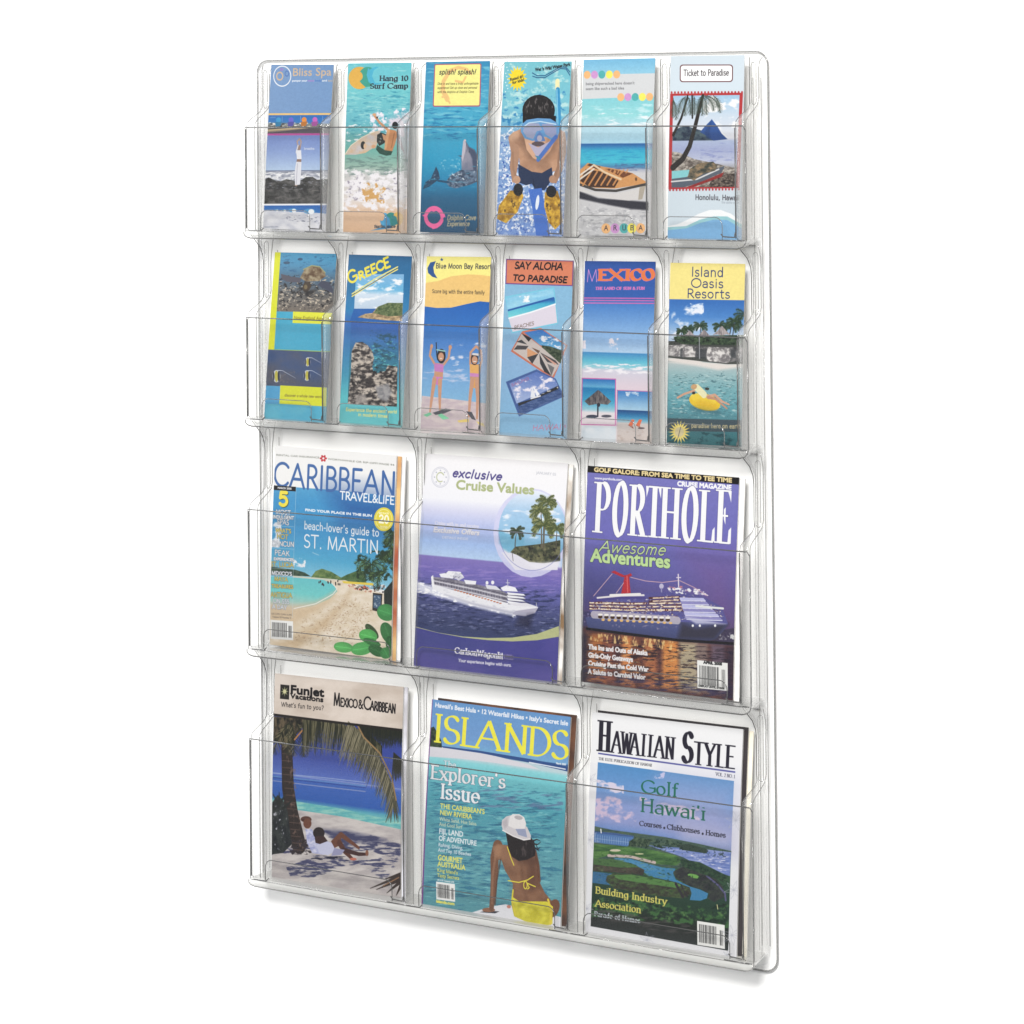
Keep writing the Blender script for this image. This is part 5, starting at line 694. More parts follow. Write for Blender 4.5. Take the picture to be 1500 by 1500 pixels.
def art_funjet(wm, hm):
    K = [(212, 98), (947, 185), (940, 1400), (190, 1290)]; p = Print(wm, hm, K, 500, (206, 192, 178)); F = full(K)
    p.poly([(200, 90), (960, 185), (960, 440), (200, 335)], (0, 0, 0), tex=p.ntex((200, 184, 170), (222, 208, 196), 160, 90, 2)); p.poly([(205, 90), (400, 120), (300, 200), (205, 180)], (220, 208, 198), .7, 30)
    p.poly([(205, 335), (945, 432), (942, 1100), (195, 1000)], (0, 0, 0), tex=p.grad([(335, (48, 62, 140)), (560, (62, 80, 168)), (665, (84, 110, 196)), (670, (130, 150, 206)), (678, (84, 110, 200)), (690, (60, 100, 190)), (800, (44, 92, 182)), (830, (84, 170, 190)), (870, (140, 206, 196)), (890, (214, 206, 196))]))
    for o, c in ((0, (150, 170, 214)), (18, (100, 150, 200)), (26, (44, 70, 150)), (44, (150, 160, 200))): p.line([(197, 672+o), (500, 700+o*1.2), (740, 728+o*1.2)], 4, c, .8)
    p.poly([(195, 825), (340, 838), (600, 880), (942, 960), (942, 1000), (340, 890), (195, 872)], (0, 0, 0), tex=p.ntex((88, 178, 184), (150, 210, 196), 60, 12, 4))
    sand = [(195, 880), (350, 888), (600, 925), (942, 1000), (942, 1410), (188, 1295)]
    p.poly(sand, (0, 0, 0), tex=p.ntex((178, 170, 170), (208, 200, 196), 80, 26, 5))
    shd = (70, 72, 108)
    for q, s_, th in (([(480, 1005), (620, 1010), (760, 1030), (900, 1065), (942, 1085), (942, 1170), (760, 1130), (600, 1120)], 3, .36), ([(190, 1040), (350, 1060), (480, 1150), (700, 1180), (900, 1150), (942, 1170), (900, 1240), (640, 1210), (400, 1150), (190, 1160)], 5, .44), ([(270, 1220), (400, 1170), (560, 1180), (640, 1220), (430, 1285), (300, 1280)], 8, .4), ([(620, 1150), (820, 1190), (900, 1280), (820, 1290), (740, 1230)], 9, .5)): p.speck(q, shd, 44, 9, th, s_)
    p.poly([(490, 1005), (640, 1012), (860, 1062), (800, 1085), (560, 1060)], (66, 68, 104), .85, 8); p.speck([(420, 1150), (700, 1160), (700, 1190), (420, 1180)], (40, 40, 64), 40, 9, .4, 4)
    dk = (48, 38, 36); p.line([(282, 470), (288, 600), (292, 760), (312, 900), (336, 1010), (352, 1090)], 62, dk, w2=84); p.speck([(290, 1060), (420, 1060), (430, 1150), (300, 1150)], (52, 44, 50), 20, 12, .35, 3)
    for i in range(16): y = 520+i*40; x = 284+max(0, (y-640)*.13); p.line([(x-26, y), (x+28, y+5)], 4, (110, 88, 78), .6)
    p.speck([(270, 480), (320, 480), (400, 1140), (320, 1140)], (126, 100, 88), 12, 24, .58, 4, .8)
    pl = [(195, 850), (230, 800), (262, 830), (290, 900), (300, 1000), (310, 1090), (260, 1140), (190, 1150)]; p.poly(pl, (0, 0, 0), tex=p.ntex((24, 28, 34), (54, 60, 58), 20, 30, 3)); p.speck(pl, (190, 190, 200), 12, 20, .66, 8)
    for x, y, a in ((240, 860, -90), (240, 860, -60), (240, 860, -120), (215, 880, -140), (260, 880, -40)): p.line([(x, y), (x+76*math.cos(math.radians(a)), y+76*math.sin(math.radians(a)))], 16, (34, 40, 38), w2=4)
    p.poly([(205, 345), (420, 365), (340, 450), (330, 500), (270, 520), (200, 480)], (0, 0, 0), tex=p.ntex((30, 30, 28), (100, 86, 66), 14, 30, 5, 3))
    brn = (44, 46, 34); tan = (112, 106, 78)
    for i, (x, y, a, l, d) in enumerate(((300, 380, 100, 180, .2), (300, 380, 130, 200, .2), (310, 380, 75, 190, .2), (340, 380, 60, 200, .3))): p.frond(x, y, a, l, brn, 14, d, 6, .3, i, tan)
    rib = [(420, 370), (520, 375), (640, 395), (740, 500), (830, 640), (890, 780), (885, 900)]
    rr = R_(9)
    def fringe(rib, L, col, col2, n, dx):
        for k in range(n):
            t = k/(n-1)*(len(rib)-1); i = min(int(t), len(rib)-2); f = t-i
            x = rib[i][0]*(1-f)+rib[i+1][0]*f; y = rib[i][1]*(1-f)+rib[i+1][1]*f; l = L*(.65+.5*rr.rand())*(1-.45*(k/n))
            for sx_ in dx: p.line([(x, y), (x+sx_*l*(.5+.3*rr.rand())*.6, y+l)], 5, col if rr.rand() < .6 else col2, .9, w2=1.5)
    fringe([(410, 360), (520, 375), (620, 400), (740, 440), (830, 520)], 200, brn, tan, 110, (-.3, .2)); fringe([(700, 400), (820, 420), (945, 440)], 140, (34, 38, 32), brn, 64, (-.2, .3))
    fringe([(640, 380), (700, 430), (770, 520), (850, 640), (900, 760), (900, 840)], 210, (74, 72, 54), (138, 130, 104), 120, (-.75, -.35, .15, .5)); p.line([(690, 395), (730, 470), (820, 560), (890, 700), (915, 830)], 8, (150, 120, 80)); p.line([(330, 480), (390, 410), (450, 405)], 7, (176, 120, 70)); fringe([(380, 370), (450, 372)], 210, brn, tan, 30, (-.1, .15)); fringe([(900, 560), (945, 600)], 160, brn, (50, 50, 42), 26, (-.2, .1))
    sk = (112, 68, 52)
    p.ell(396, 942, 32, 18, (92, 58, 50)); p.poly([(372, 940), (428, 944), (430, 948), (372, 952)], (70, 44, 40)); p.ell(404, 966, 24, 30, sk); p.poly([(392, 1000), (430, 1000), (450, 1040), (490, 1090), (520, 1120), (500, 1150), (430, 1140), (400, 1080)], (0, 0, 0), tex=p.ntex((150, 156, 206), (212, 212, 234), 20, 16, 3)); p.ell(470, 1022, 34, 34, (44, 34, 36)); p.poly([(445, 1040), (500, 1040), (528, 1078), (500, 1094), (450, 1080)], (64, 42, 42))
    p.poly([(455, 1095), (520, 1070), (566, 1090), (566, 1130), (520, 1152), (470, 1140)], (196, 198, 226)); p.poly([(540, 1070), (590, 1020), (606, 1040), (580, 1100), (560, 1110)], sk); p.line([(600, 1032), (650, 1070), (700, 1108)], 24, sk, w2=13); p.line([(590, 1080), (620, 1130), (660, 1170)], 30, (92, 54, 44), w2=16); p.line([(610, 1120), (700, 1145), (750, 1145)], 22, (70, 44, 44), w2=12); p.ell(748, 1138, 9, 18, (140, 90, 70)); p.ell(668, 1174, 20, 8, (200, 110, 90)); p.poly([(560, 1110), (620, 1120), (600, 1150), (540, 1156)], (150, 150, 186))
    for a, b in (((945, 1270), (765, 1345)), ((945, 1290), (800, 1352)), ((945, 1300), (860, 1372)), ((945, 1320), (915, 1385)), ((945, 1260), (850, 1290))): p.line([a, b], 18, (62, 50, 46), w2=3)
    p.line([(930, 1280), (840, 1330)], 5, (150, 110, 80)); p.poly([(205, 328), (945, 424), (945, 438), (205, 342)], (40, 36, 34))
    p.poly([(245, 162), (298, 168), (296, 250), (243, 244)], (36, 34, 32)); pts = [(270+(24 if i % 2 == 0 else 9)*math.cos(i*math.pi/8), 203+(30 if i % 2 == 0 else 11)*math.sin(i*math.pi/8)) for i in range(16)]; p.poly(pts, (150, 152, 110)); p.ell(270, 203, 9, 11, (206, 200, 150))
    p.text('Funjet', 302, 213, 498, 235, 46, (24, 22, 24), 'sans', 2.8); p.text('Vacations', 303, 241, 496, 266, 28, (24, 22, 24), 'sans', 1.6); p.text("What's fun to you?", 250, 288, 496, 312, 25, (50, 46, 46), 'hand', 3, slant=.12)
    p.text('M', 556, 284, 590, 288, 70, (30, 28, 30), 'skel', 7.5); p.text('EXICO', 594, 290, 690, 301, 46, (30, 28, 30), 'skel', 6.5); p.text('&', 697, 304, 722, 306, 48, (30, 28, 30), 'skel', 6); p.text('C', 728, 308, 764, 312, 70, (30, 28, 30), 'skel', 7.5); p.text('ARIBBEAN', 764, 313, 904, 334, 50, (30, 28, 30), 'skel', 6.5)
    p.mottle(4); return p

def art_islands(wm, hm):
    K = [(133, 134), (930, 241), (878, 1456), (67, 1322)]; p = Print(wm, hm, K, 540); F = full(K)
    p.poly(F, (0, 0, 0), tex=p.grad([(134, (96, 148, 204)), (300, (104, 150, 206)), (398, (110, 160, 210)), (402, (50, 84, 146)), (412, (50, 84, 146)), (418, (206, 204, 212)), (450, (214, 210, 216)), (466, (150, 214, 218)), (520, (106, 196, 206)), (700, (72, 158, 176)), (900, (84, 158, 172)), (1100, (92, 160, 172)), (1320, (80, 150, 162))]))
    p.poly([(140, 440), (500, 470), (900, 560), (890, 700), (400, 640), (130, 580)], (110, 198, 208), .6, 40)
    for s_, c, th, a in ((2, (44, 112, 146), .52, .75), (5, (130, 200, 204), .58, .6), (8, (38, 92, 124), .6, .6)): p.speck([(100, 560), (905, 640), (880, 1456), (66, 1325)], c, 60, 10, th, s_, a)
    p.speck([(400, 640), (900, 680), (890, 800), (400, 760)], (96, 104, 150), 90, 14, .5, 11, .6)
    p.poly([(118, 404), (200, 410), (420, 440), (700, 510), (760, 540), (500, 500), (300, 475), (115, 462)], (210, 208, 216)); p.poly([(190, 402), (400, 428), (700, 478), (920, 524), (920, 552), (700, 500), (420, 444), (200, 412)], (48, 80, 140)); p.line([(700, 498), (905, 538)], 5, (220, 226, 236)); p.poly([(120, 300), (145, 290), (168, 330), (190, 372), (194, 412), (118, 404)], (0, 0, 0), tex=p.ntex((34, 48, 40), (70, 84, 60), 14, 12, 4))
    p.poly([(115, 134), (136, 134), (72, 1325), (66, 1322)], (130, 66, 140))
    p.poly([(128, 134), (137, 135), (76, 1322), (68, 1322)], (126, 70, 150))
    yl = (238, 230, 62); wh = (232, 236, 240)
    p.text("Hawaii's Best Hula \u2022 12 Waterfall Hikes \u2022 Italy's Secret Isle", 150, 178, 916, 290, 25, (228, 232, 240), 'sans', 1.1)
    for x0, x1, ch in ((144, 190, 'I'), (200, 290, 'S'), (302, 396, 'L'), (392, 528, 'A'), (552, 680, 'N'), (696, 812, 'D'), (826, 914, 'S')):
        y0 = 375+.142*(x0-144); p.text(ch, x0, y0, x1, y0+.142*(x1-x0), 158, yl, 'serif', 17, 6.5)
    p.text('March 2005', 852, 508, 908, 516, 9, (230, 235, 240), 'sans', .7)
    p.text('The', 204, 520, 274, 528, 34, (206, 226, 232), 'serif', 5, 3, edge=(80, 110, 130), ew=1)
    p.text("Explorer's", 130, 588, 560, 646, 76, wh, 'serif', 10.5, 4.5, edge=(80, 104, 124), ew=1.6); p.text('Issue', 190, 702, 410, 732, 82, wh, 'serif', 11, 5, edge=(80, 104, 124), ew=1.6)
    y2 = (236, 228, 96)
    for t, x0, y0, x1, h, c, w in (("THE CARIBBEAN'S", 184, 760, 444, 27, y2, .7), ('NEW RIVIERA', 182, 798, 370, 27, y2, .7), ('White Sand, Hot Salsa', 180, 832, 396, 20, (206, 214, 180), .3), ('And Cool Surf', 178, 862, 312, 20, (206, 214, 180), .3), ('FIJI, LAND', 176, 908, 318, 30, (226, 234, 238), .8), ('OF ADVENTURE', 174, 948, 396, 28, (226, 234, 238), .8), ('Rafting, Diving,', 172, 982, 316, 20, (216, 226, 232), .4), ('And Top 10 Beaches', 170, 1012, 364, 20, (216, 226, 232), .4), ('GOURMET', 168, 1062, 312, 30, y2, .9), ('AUSTRALIA', 166, 1098, 328, 28, y2, .9), ("King Island's", 163, 1130, 284, 20, y2, .3), ('Tasty Secrets', 162, 1160, 292, 20, y2, .3)): p.text(t, x0, y0, x1, y0+(x1-x0)*.135, h, c, 'sans', w)
    p.text('US 4.95 Canada 6.95', 162, 1182, 262, 1196, 9, (220, 228, 230), 'sans', .5); p.bars(156, 1188, 266, 1292, 7, .13); p.text('islands.com', 154, 1310, 262, 1326, 15, y2, 'sans', 1.4)
    p.poly([(360, 1368), (480, 1332), (560, 1318), (760, 1360), (890, 1392), (876, 1462), (700, 1440)], (226, 226, 232)); p.poly([(360, 1368), (700, 1428), (872, 1450), (872, 1462), (360, 1376)], (110, 120, 140)); p.poly([(410, 1366), (450, 1356), (525, 1360), (500, 1372)], (60, 60, 70)); p.ell(462, 1352, 38, 13, (150, 100, 74))
    sk = p.ntex((122, 84, 62), (150, 106, 78), 70, 70, 5)
    p.line([(520, 980), (500, 1050), (498, 1150), (490, 1250), (478, 1345)], 56, (124, 84, 62), w2=26)
    p.poly([(490, 985), (520, 968), (580, 975), (640, 1000), (720, 1010), (745, 1060), (760, 1120), (756, 1180), (790, 1250), (840, 1310), (800, 1330), (640, 1310), (600, 1270), (606, 1200), (560, 1120), (540, 1060), (500, 1060)], (0, 0, 0), tex=sk); p.poly([(500, 985), (522, 972), (548, 985), (530, 1040), (505, 1040)], (170, 124, 92), .8, 6); p.poly([(655, 1060), (672, 1200), (690, 1290), (676, 1290), (655, 1180)], (100, 66, 50), .6, 8); p.poly([(700, 1060), (740, 1060), (748, 1170), (700, 1190)], (108, 72, 54), .6, 10); p.line([(735, 1010), (752, 1090), (758, 1180)], 16, (112, 74, 56))
    p.ell(715, 1130, 34, 120, (94, 60, 46), .55, 0, 16); p.ell(600, 1050, 46, 60, (172, 126, 96), .5, 20, 20); p.ell(640, 1240, 40, 60, (160, 114, 86), .4, 0, 18); p.line([(512, 1000), (488, 1150), (482, 1310)], 12, (166, 120, 92), .55); p.line([(535, 1060), (512, 1180), (500, 1320)], 9, (88, 56, 44), .6); p.poly([(600, 1040), (740, 1040), (748, 1075), (640, 1085)], (84, 56, 46), .5, 8)
    p.ell(838, 1340, 34, 56, (118, 78, 58), rot=20); p.poly([(598, 1272), (640, 1300), (800, 1300), (836, 1330), (832, 1430), (800, 1440), (690, 1424), (610, 1388), (595, 1320)], (0, 0, 0), tex=p.ntex((196, 186, 30), (236, 226, 66), 44, 40, 3)); p.line([(606, 1235), (598, 1300), (620, 1380)], 8, (226, 206, 50)); p.line([(808, 1290), (826, 1350), (820, 1430)], 11, (232, 206, 60)); p.ell(580, 1332, 12, 10, (206, 130, 110))
    p.line([(578, 1180), (640, 1190), (690, 1176), (724, 1154)], 5, (230, 214, 60)); p.line([(575, 985), (596, 1050), (612, 1090)], 5, (230, 214, 60)); p.ring(678, 1205, 10, 22, 5, (230, 214, 60)); p.line([(690, 1195), (735, 1214)], 5, (230, 214, 60)); p.line([(680, 1180), (700, 1220), (690, 1228)], 5, (230, 214, 60))
    p.poly([(566, 900), (600, 880), (700, 920), (730, 950), (738, 1010), (735, 1035), (690, 1058), (640, 1066), (600, 1040), (580, 990)], (38, 32, 34)); p.speck([(566, 900), (720, 940), (735, 1035), (640, 1060)], (90, 80, 80), 12, 40, .6, 4, .7)
    for q in ([(720, 950), (745, 940), (765, 950)], [(722, 965), (750, 970), (768, 955)], [(728, 985), (750, 1000), (764, 985)], [(700, 950), (740, 970), (758, 1010)]): p.line(q, 8, (44, 38, 40), w2=2)
    p.poly([(545, 830), (570, 808), (600, 800), (690, 870), (712, 920), (708, 940), (670, 944), (610, 920), (550, 888), (542, 860)], (206, 200, 204)); p.poly([(590, 810), (605, 795), (645, 795), (672, 812), (684, 850), (676, 880), (620, 880), (580, 862)], (228, 224, 224)); p.ell(640, 815, 24, 12, (170, 164, 168), .8, 10); p.poly([(622, 880), (680, 880), (690, 930), (640, 915)], (150, 158, 188)); p.line([(548, 888), (610, 922), (670, 944), (708, 938)], 5, (236, 232, 232)); p.poly([(545, 840), (575, 815), (578, 860), (560, 880)], (180, 172, 178), .8, 3)
    p.mottle(4); return p

def art_hawaiian(wm, hm):
    K = [(71, 47), (943, 154), (904, 1472), (32, 1334)]; p = Print(wm, hm, K, 540, (232, 232, 236)); F = full(K)
    p.poly([(75, 47), (943, 154), (935, 470), (60, 340)], (236, 236, 238))
    bk = (40, 38, 52)
    p.text('H', 112, 272, 170, 279, 172, bk, 'serif', 20, 6)
    for ch, x0, x1 in (('A', 182, 242), ('W', 240, 300) , ('A', 290, 346), ('I', 352, 386), ('I', 392, 424), ('A', 430, 492), ('N', 496, 548)):
        y0 = 282+.12*(x0-182); p.text(ch, x0+4, y0, x1-4, y0+.12*(x1-x0), 124, bk, 'serif', 12, 4)
    p.text('S', 598, 338, 650, 346, 168, bk, 'serif', 20, 8)
    for ch, x0, x1 in (('T', 656, 722), ('Y', 722, 784), ('L', 790, 838), ('E', 842, 902)):
        y0 = 352+.12*(x0-656); p.text(ch, x0+4, y0, x1-4, y0+.12*(x1-x0), 126, bk, 'serif', 14, 4.5)
    p.poly([(107, 284), (901, 396), (901, 406), (107, 293)], (84, 88, 160)); p.text('THE ELITE PUBLICATION OF HAWAII', 110, 326, 420, 366, 14, (110, 110, 116), 'serif', 2.6, 1.4); p.text('VOL. 2 NO. 1', 790, 420, 898, 436, 18, (110, 110, 120), 'serif', 2.8, 1.5)
    B = [(106, 340), (894, 452), (857, 1430), (63, 1292)]
    p.poly(B, (0, 0, 0), tex=p.grad([(340, (78, 140, 200)), (480, (104, 150, 210)), (560, (132, 154, 212)), (660, (140, 152, 206)), (705, (112, 142, 204)), (722, (92, 120, 180)), (760, (60, 90, 100)), (830, (60, 96, 60)), (1000, (40, 70, 56)), (1120, (34, 60, 46)), (1200, (38, 44, 40)), (1300, (40, 46, 46))]))
    p.poly([(500, 420), (894, 470), (884, 850), (600, 800), (400, 600)], (164, 166, 208), .55, 60); p.poly([(600, 700), (884, 760), (880, 856), (600, 800)], (196, 190, 214), .5, 30)
    p.speck([(95, 520), (300, 560), (340, 700), (90, 680)], (206, 186, 214), 60, 40, .44, 3); p.speck([(100, 440), (260, 470), (260, 530), (100, 500)], (214, 206, 226), 50, 26, .44, 6); p.speck([(350, 540), (700, 600), (700, 680), (350, 640)], (206, 190, 216), 80, 26, .54, 8); p.speck([(430, 400), (500, 400), (490, 440), (430, 440)], (190, 190, 226), 24, 16, .44, 9)
    land = [(90, 712), (200, 735), (330, 752), (500, 775), (700, 815), (880, 856), (870, 1000), (600, 960), (90, 900)]
    p.poly(land, (0, 0, 0), tex=p.ntex((52, 78, 76), (84, 106, 84), 40, 10, 3)); p.poly([(400, 822), (560, 835), (720, 845), (878, 862), (872, 1000), (720, 950), (600, 890), (480, 850)], (0, 0, 0), tex=p.ntex((92, 116, 186), (146, 160, 214), 50, 8, 5)); p.speck([(600, 860), (878, 880), (872, 1000), (720, 940)], (226, 224, 236), 30, 6, .62, 4); p.poly([(560, 820), (640, 815), (740, 845), (740, 870), (600, 850)], (52, 70, 60)); p.speck([(330, 770), (600, 800), (600, 850), (330, 830)], (34, 58, 46), 14, 10, .5, 6)
    p.poly([(88, 745), (200, 752), (318, 770), (315, 790), (280, 830), (85, 805)], (74, 116, 176)); 
    for i in range(15): p.line([(95+13.5*i, 762+1.6*i), (94+13.5*i, 802+1.3*i)], 3, (150, 180, 216), .8)
    p.line([(88, 782), (290, 806)], 3, (130, 160, 200)); p.poly([(88, 742), (200, 750), (318, 768), (316, 776), (88, 752)], (60, 92, 150)); p.line([(126, 730), (128, 750)], 6, (236, 236, 240)); p.poly([(290, 800), (330, 775), (420, 790), (400, 830), (290, 830)], (0, 0, 0), tex=p.ntex((38, 58, 44), (90, 110, 84), 10, 16, 6))
    gr = (84, 138, 66)
    p.poly([(84, 815), (300, 830), (420, 848), (560, 880), (600, 910), (560, 940), (440, 930), (330, 890), (180, 880), (82, 905)], (0, 0, 0), tex=p.ntex((52, 92, 52), (92, 138, 70), 60, 12, 7))
    p.line([(170, 882), (300, 888), (380, 908), (440, 922)], 13, (196, 176, 170)); p.ell(210, 852, 32, 7, (206, 196, 170)); p.ell(350, 872, 26, 4, (196, 196, 150)); p.speck([(90, 860), (560, 900), (560, 930), (90, 900)], (46, 80, 46), 30, 7, .6, 4, .7)
    wa = (58, 128, 176)
    p.poly([(190, 896), (300, 900), (380, 925), (480, 950), (560, 958), (545, 985), (560, 1020), (640, 1060), (700, 1078), (745, 1100), (738, 1128), (700, 1142), (640, 1138), (650, 1100), (620, 1060), (540, 1030), (400, 1000), (380, 980), (330, 935)], wa); p.poly([(80, 975), (180, 985), (230, 995), (200, 1030), (230, 1060), (74, 1040)], (52, 106, 150)); p.poly([(210, 900), (330, 920), (470, 960), (400, 960)], (92, 156, 200), .6, 8)
    p.poly([(82, 900), (200, 910), (320, 935), (380, 965), (370, 995), (260, 985), (80, 970)], (0, 0, 0), tex=p.ntex((56, 52, 50), (82, 76, 64), 26, 10, 3)); p.poly([(84, 898), (200, 905), (310, 930), (348, 950), (240, 952), (82, 934)], (72, 108, 62))
    p.poly([(160, 1000), (200, 985), (300, 990), (440, 1015), (560, 1035), (640, 1065), (650, 1100), (600, 1130), (400, 1110), (200, 1070), (154, 1030)], (0, 0, 0), tex=p.ntex((54, 50, 48), (70, 92, 56), 24, 14, 5)); p.poly([(196, 996), (300, 992), (420, 1012), (540, 1035), (600, 1052), (560, 1068), (400, 1045), (230, 1020)], (84, 132, 68)); p.ell(418, 1012, 14, 12, (60, 100, 50)); p.line([(560, 1045), (600, 1120)], 14, (50, 46, 54)); p.line([(590, 1050), (625, 1120)], 8, (50, 46, 54))
    p.poly([(545, 975), (600, 945), (700, 960), (780, 1000), (830, 1060), (840, 1120), (780, 1150), (745, 1130), (750, 1100), (700, 1075), (620, 1050), (560, 1010)], (0, 0, 0), tex=p.ntex((44, 46, 52), (62, 70, 62), 26, 16, 9)); p.ell(664, 1000, 36, 11, (110, 170, 80), 1, 14); p.line([(740, 1000), (800, 1050), (842, 1100), (846, 1140)], 9, (88, 86, 130)); p.poly([(580, 900), (700, 920), (860, 1000), (858, 1040), (720, 990), (600, 945)], (0, 0, 0), tex=p.ntex((34, 60, 48), (60, 90, 60), 18, 12, 2))
    bush = [(68, 1130), (300, 1100), (500, 1150), (700, 1180), (868, 1140), (862, 1300), (65, 1240)]
    p.speck(bush, (60, 104, 58), 30, 22, .45, 3); p.speck(bush, (24, 40, 34), 30, 22, .56, 8, .9); p.speck(bush, (96, 136, 76), 18, 16, .64, 12, .8)
    p.speck([(66, 1180), (500, 1250), (860, 1330), (858, 1380), (64, 1260)], (90, 84, 84), 90, 16, .5, 5, .6); p.line([(796, 1165), (800, 1190)], 4, (220, 214, 150))
    T_ = [(84, 820), (560, 880), (640, 1070), (600, 1130), (84, 1060)]
    p.speck(T_, (38, 66, 42), 16, 7, .62, 21, .8); p.speck(T_, (120, 156, 88), 30, 6, .66, 25, .6); p.speck([(330, 775), (880, 850), (872, 900), (560, 880), (300, 830)], (30, 50, 44), 10, 12, .6, 31, .9); p.speck([(560, 880), (700, 930), (860, 1000), (850, 1120), (700, 1080), (560, 960)], (26, 44, 38), 12, 10, .56, 33, .85); p.speck([(640, 850), (870, 880), (870, 960), (740, 940)], (96, 110, 170), 26, 7, .6, 35, .8)
    p.text('Golf', 364, 516, 570, 542, 72, (40, 112, 92), 'serif', 9, 4.5); p.text("Hawai'i", 360, 626, 728, 678, 76, (40, 112, 92), 'serif', 9.5, 4.5)
    p.text('Courses', 352, 708, 478, 724, 27, (44, 44, 60), 'serif', 4.2, 2.2); p.text('Clubhouses', 512, 728, 698, 756, 27, (44, 44, 60), 'serif', 4.2, 2.2); p.text('Homes', 734, 762, 846, 778, 27, (44, 44, 60), 'serif', 4.2, 2.2); p.ell(495, 722, 6, 7, (44, 44, 60)); p.ell(716, 756, 6, 7, (44, 44, 60))
    p.text('Building Industry', 94, 1100, 505, 1166, 38, (214, 204, 96), 'serif', 6, 3); p.text('Association', 92, 1176, 354, 1214, 38, (214, 204, 96), 'serif', 6, 3); p.text('Parade of Homes', 86, 1232, 350, 1272, 27, (190, 198, 206), 'serif', 4, 2)
    p.bars(680, 1258, 838, 1396, 11, .15)
    for x, y, s_ in ((62, 440, 46), (62, 790, 56), (42, 1190, 38), (905, 680, 60), (892, 1080, 56), (880, 1340, 60), (390, 1370, 46), (850, 1455, 30)):
        for k in range(6): a = k*1.05+x; p.line([(x, y), (x+s_*.5*math.cos(a-.3), y+s_*.5*math.sin(a-.3)), (x+s_*math.cos(a), y+s_*math.sin(a)), (x+s_*.5*math.cos(a+.3), y+s_*.5*math.sin(a+.3)), (x, y)], 1.5, (176, 178, 192))
    p.mottle(3); return p
# ---------------------------------------------------------------- materials
def new_mat(name):
    m = bpy.data.materials.new(name); m.use_nodes = True; nt = m.node_tree; nt.nodes.clear()
    return m, nt, nt.nodes.new('ShaderNodeOutputMaterial')
def plastic(name, face, graze, milk, milk_col=(.8, .8, .79), rough=.04, gloss=1.0, bump=.0):
    """clear moulded styrene: see-through face on, darker where one looks along the sheet, a clear reflection and a little milkiness"""
    m, nt, out = new_mat(name); N = nt.nodes.new; L = nt.links.new
    lw = N('ShaderNodeLayerWeight'); lw.inputs[0].default_value = .5
    cr = N('ShaderNodeValToRGB'); cr.color_ramp.elements[0].position = .45; cr.color_ramp.elements[0].color = (*face, 1); cr.color_ramp.elements[1].position = .97; cr.color_ramp.elements[1].color = (*graze, 1)
    L(lw.outputs['Facing'], cr.inputs[0]); tr = N('ShaderNodeBsdfTransparent'); L(cr.outputs[0], tr.inputs[0])
    df = N('ShaderNodeBsdfDiffuse'); df.inputs[0].default_value = (*milk_col, 1)
    tl = N('ShaderNodeBsdfTranslucent'); tl.inputs[0].default_value = (*milk_col, 1)
    md = N('ShaderNodeMixShader'); md.inputs[0].default_value = .35; L(df.outputs[0], md.inputs[1]); L(tl.outputs[0], md.inputs[2])
    m1 = N('ShaderNodeMixShader'); m1.inputs[0].default_value = milk; L(tr.outputs[0], m1.inputs[1]); L(md.outputs[0], m1.inputs[2])
    gl = N('ShaderNodeBsdfGlossy'); gl.inputs['Roughness'].default_value = rough; gl.inputs[0].default_value = (1, 1, 1, 1)
    fr = N('ShaderNodeFresnel'); ge = N('ShaderNodeNewGeometry'); mr = N('ShaderNodeMapRange')   # both faces of the sheet reflect alike
    mr.inputs['To Min'].default_value = 1.45; mr.inputs['To Max'].default_value = 1/1.45; L(ge.outputs['Backfacing'], mr.inputs['Value']); L(mr.outputs[0], fr.inputs[0])
    mu = N('ShaderNodeMath'); mu.operation = 'MULTIPLY'; mu.inputs[1].default_value = gloss; L(fr.outputs[0], mu.inputs[0])
    if bump:
        tx = N('ShaderNodeTexNoise'); tx.inputs['Scale'].default_value = 14; tx.inputs['Detail'].default_value = 2
        tc = N('ShaderNodeTexCoord'); L(tc.outputs['Object'], tx.inputs[0])
        bp = N('ShaderNodeBump'); bp.inputs['Strength'].default_value = bump; bp.inputs['Distance'].default_value = .004; L(tx.outputs[0], bp.inputs['Height'])
        L(bp.outputs[0], gl.inputs['Normal']); L(bp.outputs[0], fr.inputs['Normal'])
    m2 = N('ShaderNodeMixShader'); L(mu.outputs[0], m2.inputs[0]); L(m1.outputs[0], m2.inputs[1]); L(gl.outputs[0], m2.inputs[2]); L(m2.outputs[0], out.inputs[0]); return m
CLEAR = plastic('clear_front_sheet', (.99, .99, .99), (.78, .78, .78), .0, (.9, .9, .9), gloss=.38, bump=.12)
PANEL = plastic('clear_back_sheet', (.99, .99, .988), (.66, .67, .67), .10, (.95, .95, .94), gloss=.9, bump=.25)
RIB = plastic('clear_divider', (.992, .991, .988), (.7, .7, .7), .08, (.93, .93, .91), bump=.25)
TRAY = plastic('clear_tray', (.992, .992, .988), (.82, .82, .82), .2, (.9, .9, .88), bump=.15)
TRAY_LOW = plastic('clear_bottom_tray', (.93, .93, .925), (.7, .7, .7), .42, (.9, .9, .88), bump=.15)
EDGE = plastic('cut_edge', (.2, .2, .2), (.08, .08, .08), .2, (.5, .5, .5), .15, 1.3)
SOFT = plastic('moulded_edge', (.5, .5, .495), (.25, .25, .25), .2, (.7, .7, .7), .08, 1.5)
